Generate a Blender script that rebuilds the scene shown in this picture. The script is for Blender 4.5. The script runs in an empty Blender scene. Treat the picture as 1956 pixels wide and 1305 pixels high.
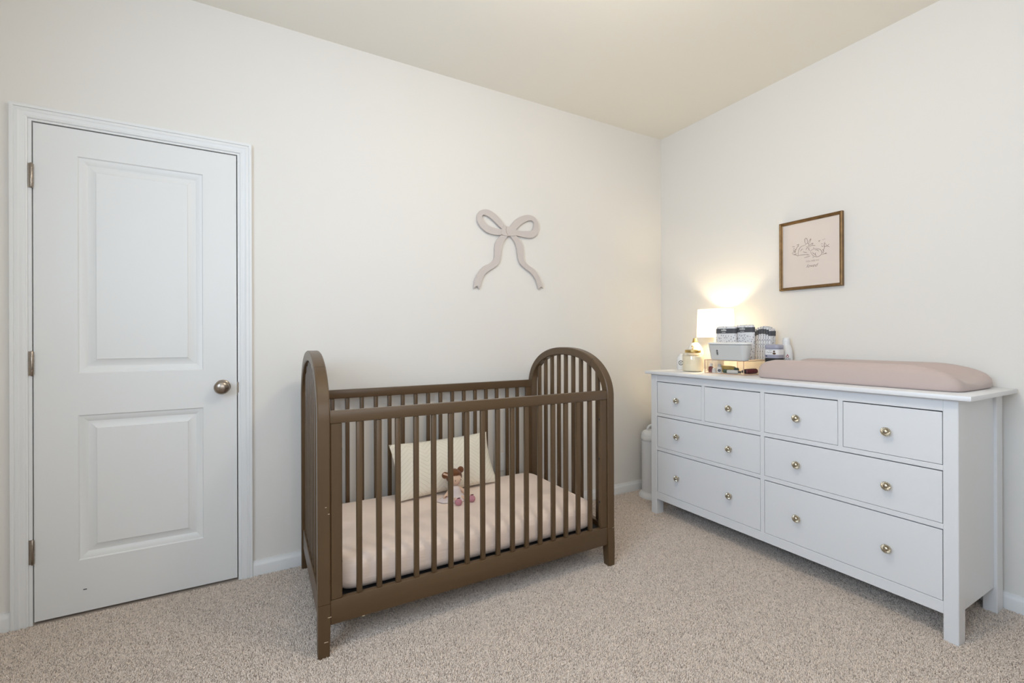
import bpy, bmesh, math, random
import numpy as np
from mathutils import Vector, Matrix
PI = math.pi
S = bpy.context.scene
COL = S.collection

# ------------------------------------------------------------------ camera
FPX = 860.357
cam = bpy.data.cameras.new('camera')
cam.sensor_fit = 'HORIZONTAL'; cam.sensor_width = 36.0
cam.lens = FPX / 1956 * 36
cam.shift_y = -(652.5 - 648.045) / 1956
cam.clip_start = 0.05
cam_o = bpy.data.objects.new('camera', cam); COL.objects.link(cam_o)
cam_o.matrix_world = (Matrix.Translation((-2.805, -2.575, 1.171)) @ Matrix.Rotation(-0.508, 4, 'Z')
                      @ Matrix.Rotation(PI / 2, 4, 'X') @ Matrix.Rotation(-0.003, 4, 'Z'))
S.camera = cam_o

# ------------------------------------------------------------------ world, lights, exposure
w = bpy.data.worlds.new('world'); S.world = w; w.use_nodes = True
w.node_tree.nodes['Background'].inputs[0].default_value = (0.70, 0.83, 1.0, 1)
w.node_tree.nodes['Background'].inputs[1].default_value = 1.0
S.view_settings.view_transform = 'Standard'
S.view_settings.look = 'None'
S.view_settings.exposure = 0.05
S.view_settings.gamma = 1.0
S.view_settings.use_curve_mapping = False

def add_light(name, kind, loc, power, color, **kw):
    l = bpy.data.lights.new(name, kind); l.energy = power; l.color = color
    for k, v in kw.items():
        if k != 'rot': setattr(l, k, v)
    o = bpy.data.objects.new(name, l); o.location = loc
    if 'rot' in kw: o.rotation_euler = kw['rot']
    COL.objects.link(o); return o
# the ceiling fixture in the middle of the room (above the frame)
add_light('ceiling_lamp_light', 'POINT', (-1.83, -1.70, 2.46), 23, (1.0, 0.905, 0.765), shadow_soft_size=0.12)
# daylight outside the window in the left wall
add_light('window_daylight', 'AREA', (-4.14, -2.25, 1.78), 54, (0.58, 0.77, 1.0), shape='RECTANGLE', size=1.5, size_y=1.05,
          rot=(PI / 2, 0, -PI / 2))
# added soft fill light, outside an invented window in the wall behind the camera
add_light('rear_fill_light', 'AREA', (-2.75, -3.39, 1.6), 12, (1.0, 0.97, 0.93), shape='RECTANGLE', size=1.5, size_y=1.3,
          rot=(PI / 2, 0, 0))

# ------------------------------------------------------------------ mesh helpers
def new_bm(): return bmesh.new()

def box(bm, x0, x1, y0, y1, z0, z1, bev=0.0, seg=1):
    t = bmesh.new()
    vs = [t.verts.new((x, y, z)) for x in (min(x0, x1), max(x0, x1)) for y in (min(y0, y1), max(y0, y1)) for z in (min(z0, z1), max(z0, z1))]
    for f in ((0,1,3,2),(4,6,7,5),(0,4,5,1),(2,3,7,6),(0,2,6,4),(1,5,7,3)): t.faces.new([vs[i] for i in f])
    if bev > 0:
        bmesh.ops.bevel(t, geom=list(t.edges), offset=bev, segments=seg, profile=0.5, affect='EDGES')
    merge(bm, t)
    return bm

def merge(bm, t, mat=None):
    me = bpy.data.meshes.new('tmp'); t.to_mesh(me); t.free()
    if mat is not None: me.transform(mat)
    bm.from_mesh(me); bpy.data.meshes.remove(me)

def lathe(bm, prof, cx=0, cy=0, n=32, ax='z', cz=0, sx=1.0, sy=1.0):
    """prof: list of (radius, height); axis z (or x / y)"""
    rings = []
    def pt(r, h, a):
        c, s = r * math.cos(a) * sx, r * math.sin(a) * sy
        if ax == 'z': return (cx + c, cy + s, cz + h)
        if ax == 'x': return (cx + h, cy + c, cz + s)
        return (cx + c, cy + h, cz + s)
    for r, h in prof:
        if r < 1e-6: rings.append([bm.verts.new(pt(0, h, 0))])
        else: rings.append([bm.verts.new(pt(r, h, 2 * PI * i / n)) for i in range(n)])
    for a, b in zip(rings, rings[1:]):
        if len(a) == 1 and len(b) == 1: continue
        for i in range(n):
            j = (i + 1) % n
            if len(a) == 1: bm.faces.new((a[0], b[i], b[j]))
            elif len(b) == 1: bm.faces.new((a[i], b[0], a[j]))
            else: bm.faces.new((a[i], b[i], b[j], a[j]))
    if len(rings[0]) > 1: bm.faces.new(rings[0])
    if len(rings[-1]) > 1: bm.faces.new(rings[-1])
    return bm

def tube(bm, pts, r, n=8, caps=True):
    pts = [Vector(p) for p in pts]; rs = r if isinstance(r, (list, tuple)) else [r] * len(pts)
    rings = []
    up = Vector((0.13, 0.31, 0.94)).normalized()
    for i, p in enumerate(pts):
        d = (pts[min(i + 1, len(pts) - 1)] - pts[max(i - 1, 0)]).normalized()
        a = d.cross(up)
        if a.length < 1e-3: a = d.cross(Vector((1, 0, 0)))
        a.normalize(); b = d.cross(a)
        rings.append([bm.verts.new(p + rs[i] * (math.cos(2 * PI * k / n) * a + math.sin(2 * PI * k / n) * b)) for k in range(n)])
    for A, B in zip(rings, rings[1:]):
        for k in range(n): bm.faces.new((A[k], A[(k + 1) % n], B[(k + 1) % n], B[k]))
    if caps: bm.faces.new(rings[0]); bm.faces.new(rings[-1])
    return bm

def ellipsoid(bm, c, r, n=20, m=12, rot=None):
    t = bmesh.new(); bmesh.ops.create_uvsphere(t, u_segments=n, v_segments=m, radius=1.0)
    M = Matrix.Translation(c) @ (rot or Matrix.Identity(4)) @ Matrix.Diagonal((r[0], r[1], r[2], 1))
    merge(bm, t, M); return bm

def rrect(hx, hy, r, seg=6):
    r = min(r, hx - 1e-4, hy - 1e-4); out = []
    for cx, cy, a0 in ((hx - r, hy - r, 0), (-hx + r, hy - r, PI / 2), (-hx + r, -hy + r, PI), (hx - r, -hy + r, 1.5 * PI)):
        for k in range(seg + 1):
            a = a0 + PI / 2 * k / seg; out.append((cx + r * math.cos(a), cy + r * math.sin(a)))
    return out

def rr_stack(bm, cx, cy, hx, hy, r, levels, seg=6, cap_top=True, cap_bot=True):
    """levels: (z, inset). stacked rounded rectangles"""
    rings = []
    for z, ins in levels:
        rings.append([bm.verts.new((cx + x, cy + y, z)) for x, y in rrect(hx - ins, hy - ins, max(r - ins, 0.0015), seg)])
    n = len(rings[0])
    for A, B in zip(rings, rings[1:]):
        for k in range(n): bm.faces.new((A[k], A[(k + 1) % n], B[(k + 1) % n], B[k]))
    if cap_bot: bm.faces.new(rings[0])
    if cap_top: bm.faces.new(rings[-1])
    return bm

def round_levels(z0, z1, rb, rt, n=5):
    L = []
    for k in range(n + 1):
        a = PI / 2 * k / n; L.append((z0 + rb * (1 - math.sin(a)) if False else z0 + rb * (1 - math.cos(a)), rb * (1 - math.sin(a))))
    for k in range(n + 1):
        a = PI / 2 * k / n; L.append((z1 - rt * (1 - math.sin(a)), rt * (1 - math.cos(a))))
    return L

def sweep_rect(bm, prof, stations, closed):
    """prof: (u,d); stations: list of functions (u,d)->xyz"""
    rings = [[bm.verts.new(st(u, d)) for u, d in prof] for st in stations]
    n = len(prof); pairs = list(zip(rings, rings[1:]))
    if closed: pairs.append((rings[-1], rings[0]))
    for A, B in pairs:
        for k in range(n): bm.faces.new((A[k], A[(k + 1) % n], B[(k + 1) % n], B[k]))
    if not closed: bm.faces.new(rings[0]); bm.faces.new(rings[-1])
    return bm

def wpos(o):
    v = Vector((0, 0, 0))
    while o: v += o.location; o = o.parent
    return v

def obj(name, bm, mat, parent=None, loc=None, smooth=35):
    bmesh.ops.recalc_face_normals(bm, faces=list(bm.faces))
    me = bpy.data.meshes.new(name); bm.to_mesh(me); bm.free()
    o = bpy.data.objects.new(name, me); COL.objects.link(o)
    off = wpos(parent) if parent else Vector(loc or (0, 0, 0))
    if off.length > 0: me.transform(Matrix.Translation(-off))
    if parent: o.parent = parent
    elif loc: o.location = loc
    if mat: me.materials.append(mat)
    if smooth:
        me.polygons.foreach_set('use_smooth', [True] * len(me.polygons))
        try: me.set_sharp_from_angle(angle=math.radians(smooth))
        except Exception: pass
    return o

def empty(name, loc, label, cat, group=None):
    o = bpy.data.objects.new(name, None); COL.objects.link(o); o.location = loc
    o.empty_display_size = 0.05
    return tag(o, label, cat, group)

def tag(o, label=None, cat=None, group=None, kind=None):
    if label: o['label'] = label
    if cat: o['category'] = cat
    if group: o['group'] = group
    if kind: o['kind'] = kind
    return o

def text_mesh(s, size, align='CENTER', shear=0.0, bold=0.0):
    c = bpy.data.curves.new('t', 'FONT'); c.body = s; c.size = size; c.align_x = align; c.shear = shear
    c.offset = bold; c.extrude = 0.0002; c.resolution_u = 3
    o = bpy.data.objects.new('t', c); COL.objects.link(o)
    dg = bpy.context.evaluated_depsgraph_get(); dg.update()
    me = bpy.data.meshes.new_from_object(o.evaluated_get(dg))
    bpy.data.objects.remove(o); bpy.data.curves.remove(c)
    return me
# text facing -x on a surface at x: reading direction is -y, up z
def text_facing_minus_x(bm, s, size, x, y, z, shear=0.0, bold=0.0, tilt=0.0):
    me = text_mesh(s, size, shear=shear, bold=bold)
    R = Matrix(((0, 0, -1, x), (-1, 0, 0, y), (0, 1, 0, z), (0, 0, 0, 1))) @ Matrix.Rotation(tilt, 4, 'Z')
    me.transform(R); bm.from_mesh(me); bpy.data.meshes.remove(me)

# ------------------------------------------------------------------ materials
def mat(name, color, rough=0.5, metal=0.0, bump=None, var=None, coat=0.0, sheen=0.0, spec=0.5, sss=0.0, trans=0.0):
    m = bpy.data.materials.new(name); m.use_nodes = True
    nt = m.node_tree; b = nt.nodes['Principled BSDF']
    b.inputs['Base Color'].default_value = (*color, 1)
    b.inputs['Roughness'].default_value = rough; b.inputs['Metallic'].default_value = metal
    b.inputs['Coat Weight'].default_value = coat; b.inputs['Coat Roughness'].default_value = 0.25
    b.inputs['Sheen Weight'].default_value = sheen
    b.inputs['Specular IOR Level'].default_value = spec
    tc = nt.nodes.new('ShaderNodeTexCoord')
    if var:   # (scale xyz, amount, detail)
        mp = nt.nodes.new('ShaderNodeMapping'); mp.inputs['Scale'].default_value = var[0]
        nz = nt.nodes.new('ShaderNodeTexNoise'); nz.inputs['Scale'].default_value = 1.0; nz.inputs['Detail'].default_value = var[2] if len(var) > 2 else 4
        nt.links.new(tc.outputs['Object'], mp.inputs['Vector']); nt.links.new(mp.outputs['Vector'], nz.inputs['Vector'])
        mx = nt.nodes.new('ShaderNodeMix'); mx.data_type = 'RGBA'
        a = var[1]
        mx.inputs['A'].default_value = (*[c * (1 - a) for c in color], 1); mx.inputs['B'].default_value = (*[min(1, c * (1 + a)) for c in color], 1)
        nt.links.new(nz.outputs['Fac'], mx.inputs['Factor']); nt.links.new(mx.outputs['Result'], b.inputs['Base Color'])
    if bump:  # (scale xyz, strength, distance, detail)
        mp = nt.nodes.new('ShaderNodeMapping'); mp.inputs['Scale'].default_value = bump[0]
        nz = nt.nodes.new('ShaderNodeTexNoise'); nz.inputs['Scale'].default_value = 1.0; nz.inputs['Detail'].default_value = bump[3] if len(bump) > 3 else 3
        bp = nt.nodes.new('ShaderNodeBump'); bp.inputs['Strength'].default_value = bump[1]; bp.inputs['Distance'].default_value = bump[2]
        nt.links.new(tc.outputs['Object'], mp.inputs['Vector']); nt.links.new(mp.outputs['Vector'], nz.inputs['Vector'])
        nt.links.new(nz.outputs['Fac'], bp.inputs['Height']); nt.links.new(bp.outputs['Normal'], b.inputs['Normal'])
    return m

M = {}
M['wall'] = mat('wall_paint', (0.785, 0.755, 0.712), 0.85, bump=((140, 140, 140), 0.06, 0.002), spec=0.2)
M['ceiling'] = mat('ceiling_paint', (0.89, 0.85, 0.77), 0.9, bump=((90, 90, 90), 0.08, 0.002), spec=0.15)
M['trim'] = mat('trim_paint', (0.80, 0.80, 0.795), 0.38, spec=0.4)
M['door'] = mat('door_paint', (0.78, 0.78, 0.77), 0.42, bump=((60, 60, 200), 0.03, 0.001), spec=0.4)
M['nickel'] = mat('satin_nickel', (0.34, 0.29, 0.24), 0.24, 1.0)
M['dark'] = mat('dark_gap', (0.02, 0.02, 0.02), 0.9)
M['carpet'] = mat('carpet_backing', (0.50, 0.42, 0.36), 0.95, var=((7, 7, 7), 0.15), spec=0.1)
M['wood'] = mat('crib_wood', (0.094, 0.054, 0.0235), 0.42, var=((22, 22, 3), 0.22), coat=0.38, spec=0.30)
M['wood_x'] = mat('crib_wood_rail', (0.094, 0.054, 0.0235), 0.42, var=((3, 22, 22), 0.22), coat=0.38, spec=0.30)
M['scuff'] = mat('scuffed_bare_wood', (0.55, 0.43, 0.30), 0.7)
M['black'] = mat('black_board', (0.012, 0.012, 0.013), 0.7)
M['sheet'] = mat('pink_muslin_sheet', (0.90, 0.74, 0.64), 0.9, bump=((14, 14, 120), 0.35, 0.004, 4), sheen=0.2, spec=0.15)
M['dresser'] = mat('white_dresser_paint', (0.785, 0.79, 0.805), 0.33, bump=((8, 50, 50), 0.03, 0.001), spec=0.45)
M['dgap'] = mat('drawer_box', (0.25, 0.25, 0.26), 0.8)
M['brass'] = mat('aged_brass', (0.56, 0.51, 0.41), 0.30, 1.0)
M['gold'] = mat('polished_brass', (0.62, 0.44, 0.17), 0.28, 1.0)
M['bow'] = mat('blush_painted_wood', (0.60, 0.54, 0.51), 0.6, spec=0.3)
M['frame'] = mat('antique_gold_frame', (0.20, 0.115, 0.045), 0.42, 0.6, bump=((60, 60, 60), 0.5, 0.002), var=((35, 35, 35), 0.5))
M['paper'] = mat('blush_print_paper', (0.74, 0.645, 0.58), 0.75, spec=0.2)
M['ink'] = mat('brown_ink', (0.16, 0.10, 0.075), 0.8)
M['ink2'] = mat('pale_brown_ink', (0.40, 0.30, 0.25), 0.8)
M['pad'] = mat('dusty_pink_knit_cover', (0.53, 0.425, 0.39), 0.92, bump=((420, 420, 420), 0.25, 0.001), sheen=0.25, spec=0.15)
M['ceramic'] = mat('white_ceramic', (0.82, 0.80, 0.76), 0.25)
M['plastic'] = mat('white_plastic', (0.78, 0.78, 0.78), 0.35)
M['pail'] = mat('white_enamel_steel', (0.76, 0.76, 0.77), 0.25, coat=0.3)
M['greyplastic'] = mat('pale_grey_plastic', (0.60, 0.60, 0.59), 0.4)
M['slot'] = mat('dark_slot', (0.10, 0.10, 0.10), 0.6)
M['copper'] = mat('rose_gold_edge', (0.90, 0.66, 0.52), 0.35, 0.8)
M['cream'] = mat('cream_cotton', (0.88, 0.80, 0.64), 0.9)
M['band'] = mat('slate_grey_band', (0.075, 0.078, 0.09), 0.7)
M['white_ink'] = mat('white_print', (0.8, 0.8, 0.8), 0.7)
M['lav'] = mat('lavender_plastic', (0.38, 0.38, 0.47), 0.35)
M['maroon'] = mat('maroon_plastic', (0.20, 0.05, 0.055), 0.3)
M['yellow'] = mat('yellow_tube', (0.62, 0.44, 0.10), 0.4)
M['green'] = mat('dark_green_tube', (0.06, 0.12, 0.08), 0.35)
M['navy'] = mat('navy_print', (0.03, 0.05, 0.12), 0.5)
M['red'] = mat('red_print', (0.35, 0.04, 0.05), 0.5)
M['brown'] = mat('brown_print', (0.10, 0.05, 0.025), 0.6)
M['skin'] = mat('doll_skin_cloth', (0.72, 0.50, 0.37), 0.9, sheen=0.2)
M['hair'] = mat('doll_hair_felt', (0.16, 0.055, 0.016), 0.9, bump=((300, 60, 60), 0.4, 0.002), sheen=0.3)
M['dress'] = mat('white_pink_cotton', (0.72, 0.62, 0.61), 0.9, bump=((200, 200, 200), 0.15, 0.001))
M['shoe'] = mat('rose_pink_felt', (0.56, 0.25, 0.30), 0.85)
M['bowred'] = mat('wine_ribbon', (0.10, 0.02, 0.03), 0.7)
M['bead'] = mat('black_bead', (0.01, 0.01, 0.01), 0.3)

# quilted pillow: chevron basket lines as bump
def pillow_mat():
    m = mat('ivory_woven_pillow', (0.68, 0.62, 0.50), 0.9, sheen=0.2, spec=0.15)
    nt = m.node_tree; b = nt.nodes['Principled BSDF']; tc = [n for n in nt.nodes if n.type == 'TEX_COORD'][0]
    sep = nt.nodes.new('ShaderNodeSeparateXYZ'); nt.links.new(tc.outputs['UV'], sep.inputs[0])
    def math_(op, a, bb=None):
        n = nt.nodes.new('ShaderNodeMath'); n.operation = op
        for i, v in enumerate((a, bb)):
            if v is None: continue
            if isinstance(v, (int, float)): n.inputs[i].default_value = v
            else: nt.links.new(v, n.inputs[i])
        return n.outputs[0]
    tri = math_('ABSOLUTE', math_('SUBTRACT', math_('FRACT', math_('MULTIPLY', sep.outputs['X'], 0.61 / 0.17)), 0.5))
    ph = math_('FRACT', math_('ADD', math_('MULTIPLY', sep.outputs['Y'], 0.61 / 0.024), math_('MULTIPLY', tri, 0.17 / 0.024 * 0.8)))
    line = math_('GREATER_THAN', math_('ABSOLUTE', math_('SUBTRACT', ph, 0.5)), 0.44)
    bp = nt.nodes.new('ShaderNodeBump'); bp.inputs['Strength'].default_value = 0.6; bp.inputs['Distance'].default_value = 0.003
    bp.invert = True
    nt.links.new(line, bp.inputs['Height']); nt.links.new(bp.outputs['Normal'], b.inputs['Normal'])
    mx = nt.nodes.new('ShaderNodeMix'); mx.data_type = 'RGBA'
    mx.inputs['A'].default_value = (0.86, 0.80, 0.68, 1); mx.inputs['B'].default_value = (0.74, 0.69, 0.58, 1)
    nt.links.new(line, mx.inputs['Factor']); nt.links.new(mx.outputs['Result'], b.inputs['Base Color'])
    return m
M['pillow'] = pillow_mat()

def diaper_mat():
    m = mat('printed_diaper', (0.72, 0.72, 0.74), 0.85)
    nt = m.node_tree; b = nt.nodes['Principled BSDF']; tc = [n for n in nt.nodes if n.type == 'TEX_COORD'][0]
    vo = nt.nodes.new('ShaderNodeTexVoronoi'); vo.inputs['Scale'].default_value = 125
    mp = nt.nodes.new('ShaderNodeMapping'); mp.inputs['Rotation'].default_value = (0.7, 0.3, 0.2); mp.inputs['Scale'].default_value = (1, 1, 0.55)
    nt.links.new(tc.outputs['Object'], mp.inputs[0]); nt.links.new(mp.outputs[0], vo.inputs['Vector'])
    lt = nt.nodes.new('ShaderNodeMath'); lt.operation = 'LESS_THAN'; lt.inputs[1].default_value = 0.29
    nt.links.new(vo.outputs['Distance'], lt.inputs[0])
    mx = nt.nodes.new('ShaderNodeMix'); mx.data_type = 'RGBA'
    mx.inputs['A'].default_value = (0.74, 0.74, 0.76, 1); mx.inputs['B'].default_value = (0.20, 0.20, 0.25, 1)
    nt.links.new(lt.outputs[0], mx.inputs['Factor']); nt.links.new(mx.outputs['Result'], b.inputs['Base Color'])
    return m
M['diaper'] = diaper_mat()

def clear_mat(name, tint, k):
    m = bpy.data.materials.new(name); m.use_nodes = True; nt = m.node_tree; nt.nodes.clear()
    out = nt.nodes.new('ShaderNodeOutputMaterial'); tr = nt.nodes.new('ShaderNodeBsdfTransparent'); gl = nt.nodes.new('ShaderNodeBsdfGlossy')
    tr.inputs[0].default_value = (*tint, 1); gl.inputs['Roughness'].default_value = 0.05
    mx = nt.nodes.new('ShaderNodeMixShader'); mx.inputs[0].default_value = k
    nt.links.new(tr.outputs[0], mx.inputs[1]); nt.links.new(gl.outputs[0], mx.inputs[2]); nt.links.new(mx.outputs[0], out.inputs[0])
    return m
M['acrylic'] = clear_mat('clear_acrylic', (0.97, 0.96, 0.95), 0.06)
M['glass'] = clear_mat('clear_jar_glass', (0.96, 0.95, 0.92), 0.08)

def shade_mat():
    m = bpy.data.materials.new('white_linen_shade'); m.use_nodes = True; nt = m.node_tree; nt.nodes.clear()
    out = nt.nodes.new('ShaderNodeOutputMaterial'); d = nt.nodes.new('ShaderNodeBsdfDiffuse'); t = nt.nodes.new('ShaderNodeBsdfTranslucent')
    d.inputs[0].default_value = (0.85, 0.82, 0.74, 1); t.inputs[0].default_value = (0.85, 0.80, 0.66, 1)
    mx = nt.nodes.new('ShaderNodeMixShader'); mx.inputs[0].default_value = 0.5
    nt.links.new(d.outputs[0], mx.inputs[1]); nt.links.new(t.outputs[0], mx.inputs[2]); nt.links.new(mx.outputs[0], out.inputs[0])
    return m
M['shade'] = shade_mat()
def emit_mat(name, col, k):
    m = bpy.data.materials.new(name); m.use_nodes = True; b = m.node_tree.nodes['Principled BSDF']
    b.inputs['Emission Color'].default_value = (*col, 1); b.inputs['Emission Strength'].default_value = k
    return m
M['bulb'] = emit_mat('glowing_bulb', (1.0, 0.80, 0.50), 240.0)

# ------------------------------------------------------------------ the room
H = 2.766; XL = -3.95; YF = -3.20; T = 0.12
def struct(name, bm, m, parent=None, **k):
    o = obj(name, bm, m, parent, **k)
    if not parent: o['kind'] = 'structure'
    return o
struct('floor', box(new_bm(), XL - T, T, YF - T, T, -0.10, 0.0), M['carpet'])
struct('ceiling', box(new_bm(), XL - T, T, YF - T, T, H, H + 0.1), M['ceiling'])
DX0, DX1, DZ = -3.6265, -2.905, 2.074       # door opening
b = new_bm()
box(b, XL - T, DX0 - 0.012, 0, T, 0, H); box(b, DX1 + 0.012, T, 0, T, 0, H); box(b, DX0 - 0.012, DX1 + 0.012, 0, T, DZ + 0.012, H)
box(b, DX0 - 0.012, DX1 + 0.012, 0.06, T, 0, DZ + 0.012)
struct('wall_back', b, M['wall'])
struct('wall_right', box(new_bm(), 0, T, YF - T, 0, 0, H), M['wall'])
VX0, VX1, VZ0, VZ1 = -3.5, -2.0, 0.95, 2.25  # opening added in the unseen wall to let the fill light in
b = new_bm()
box(b, XL - T, VX0, YF - T, YF, 0, H); box(b, VX1, T, YF - T, YF, 0, H); box(b, VX0, VX1, YF - T, YF, 0, VZ0); box(b, VX0, VX1, YF - T, YF, VZ1, H)
struct('wall_front', b, M['wall'])
b = new_bm()
for z0, z1 in ((VZ0, VZ0 + 0.05), (1.58, 1.62), (VZ1 - 0.05, VZ1)): box(b, VX0, VX1, YF - 0.09, YF - 0.04, z0, z1, 0.004)
for x in (VX0, VX1 - 0.05): box(b, x, x + 0.05, YF - 0.09, YF - 0.04, VZ0, VZ1, 0.004)
struct('fill_window_2', b, M['trim'])  # invented window frame, unseen, put in for the added fill light
WY0, WY1, WZ0, WZ1 = -3.0, -1.5, 1.22, 2.32
b = new_bm()
box(b, XL - T, XL, YF, WY0, 0, H); box(b, XL - T, XL, WY1, 0, 0, H); box(b, XL - T, XL, WY0, WY1, 0, WZ0); box(b, XL - T, XL, WY0, WY1, WZ1, H)
struct('wall_left', b, M['wall'])
b = new_bm()
for z0, z1 in ((WZ0, WZ0 + 0.05), (1.75, 1.79), (WZ1 - 0.05, WZ1)): box(b, XL - 0.09, XL - 0.04, WY0, WY1, z0, z1, 0.004)
for y in (WY0, WY1 - 0.05): box(b, XL - 0.09, XL - 0.04, y, y + 0.05, WZ0, WZ1, 0.004)
struct('window_1', b, M['trim'])

# baseboards
BP = [(0, 0), (0.014, 0), (0.014, 0.052), (0.012, 0.060), (0.008, 0.066), (0.0065, 0.077), (0, 0.077)]
def baseboard(name, pts):
    b = new_bm(); st = []
    for (x, y, dx, dy) in pts: st.append(lambda d, z, x=x, y=y, dx=dx, dy=dy: (x + dx * d, y + dy * d, z))
    sweep_rect(b, BP, st, False); struct(name, b, M['trim'])
baseboard('baseboard_back', [(-2.8445, 0, 0, -1), (-0.0005, 0, -1, -1)])
baseboard('baseboard_right', [(0, -0.0005, -1, -1), (0, YF, -1, 0)])
baseboard('baseboard_left', [(XL, YF, 1, 0), (XL, 0, 1, -1), (-3.6885, 0, 0, -1)])

# door casing with mitred corners and jamb
CP = [(0, 0), (0, 0.008), (0.004, 0.0105), (0.008, 0.010), (0.011, 0.012), (0.022, 0.0125), (0.026, 0.0155), (0.034, 0.0145), (0.037, 0.0135), (0.039, 0.018), (0.046, 0.0195), (0.050, 0.0185), (0.050, 0)]
cx0, cx1, cz = -3.6375, -2.8945, 2.083
b = new_bm()
sweep_rect(b, CP, [lambda u, d: (cx0 - u, -d, 0), lambda u, d: (cx0 - u, -d, cz + u), lambda u, d: (cx1 + u, -d, cz + u), lambda u, d: (cx1 + u, -d, 0)], False)
box(b, cx0 + 0.0002, DX0, -0.004, 0.06, 0, DZ); box(b, DX1, cx1 - 0.0002, -0.004, 0.06, 0, DZ); box(b, cx0 + 0.0002, cx1 - 0.0002, -0.004, 0.06, DZ, cz - 0.0002)
struct('trim_1', b, M['trim'])

# two-panel moulded door
LX0, LX1, LZ0, LZ1, LY = -3.6225, -2.9095, 0.013, 2.0685, -0.002
P0, P1 = -3.487, -3.045
panels = [(0.234, 0.852), (1.031, 1.955)]
door = new_bm()
def q(bm, pts): bm.faces.new([bm.verts.new(p) for p in pts])
xs = [LX0, P0, P1, LX1]; zs = [LZ0, panels[0][0], panels[0][1], panels[1][0], panels[1][1], LZ1]
for i in range(3):
    for j in range(5):
        if i == 1 and j in (1, 3): continue
        q(door, [(xs[i], LY, zs[j]), (xs[i + 1], LY, zs[j]), (xs[i + 1], LY, zs[j + 1]), (xs[i], LY, zs[j + 1])])
PP = [(0, 0), (0.004, 0.005), (0.011, 0.007), (0.029, 0.017), (0.033, 0.017), (0.058, 0.006), (0.060, 0.0035)]
for z0, z1 in panels:
    loops = [[door.verts.new((x, LY + d, z)) for x, z in ((P0 + i, z0 + i), (P1 - i, z0 + i), (P1 - i, z1 - i), (P0 + i, z1 - i))] for i, d in PP]
    for A, B in zip(loops, loops[1:]):
        for k in range(4): door.faces.new((A[k], A[(k + 1) % 4], B[(k + 1) % 4], B[k]))
    door.faces.new(loops[-1])
yb = LY + 0.035
q(door, [(LX0, yb, LZ0), (LX1, yb, LZ0), (LX1, yb, LZ1), (LX0, yb, LZ1)])
for (xa, za), (xb, zb) in zip(((LX0, LZ0), (LX1, LZ0), (LX1, LZ1), (LX0, LZ1)), ((LX1, LZ0), (LX1, LZ1), (LX0, LZ1), (LX0, LZ0))):
    q(door, [(xa, LY, za), (xb, LY, zb), (xb, yb, zb), (xa, yb, za)])
bmesh.ops.remove_doubles(door, verts=list(door.verts), dist=1e-5)
door_o = struct('door_1', door, M['door'], loc=(-3.266, 0.0, 0.0), smooth=25)
b = new_bm(); KX, KZ = -2.968, 0.947
lathe(b, [(0, 0.002), (0.033, 0.0), (0.033, -0.004), (0.028, -0.008), (0.013, -0.011), (0.011, -0.030), (0.016, -0.036), (0.026, -0.040), (0.0315, -0.046), (0.0325, -0.052), (0.030, -0.059), (0.022, -0.065), (0.010, -0.068), (0, -0.0685)], KX, LY, 36, 'y', KZ)
obj('door_knob', b, M['nickel'], door_o, smooth=50)
for z in (1.848, 1.077, 0.303):
    b = new_bm()
    lathe(b, [(0, -0.052), (0.004, -0.051), (0.0065, -0.047), (0.0065, 0.047), (0.004, 0.051), (0, 0.052)], -3.6255, -0.009, 12, 'z', z)
    for k in (-0.03, -0.01, 0.01, 0.03): lathe(b, [(0.0069, k - 0.001), (0.0069, k + 0.001)], -3.6255, -0.009, 12, 'z', z)
    box(b, -3.6365, -3.6275, -0.0062, -0.003, z - 0.05, z + 0.05)
    obj('hinge', b, M['nickel'], door_o)
b = new_bm(); box(b, -2.9095, -2.9075, 0.0, 0.03, 0.905, 0.97); box(b, -2.908, -2.9015, -0.0065, 0.004, 0.915, 0.965, 0.001)
obj('latch_plate', b, M['nickel'], door_o)
b = new_bm(); box(b, -3.472, -3.460, LY - 0.0006, LY + 0.001, 0.105, 0.1085)
obj('scuff_mark', b, M['dark'], door_o)

# outlet behind the crib
b = new_bm(); rr = new_bm()
outlet = empty('wall_outlet', (-1.47, 0, 0.38), 'white electrical outlet plate low on the back wall behind the crib slats', 'outlet')
box(b, -1.506, -1.434, -0.006, 0, 0.322, 0.437, 0.002)
pl = obj('cover_plate', b, M['plastic'], outlet)
for z in (0.355, 0.405):
    b = new_bm(); box(b, -1.485, -1.455, -0.0075, -0.004, z - 0.014, z + 0.014, 0.003); obj('socket', b, M['plastic'], outlet)

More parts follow.
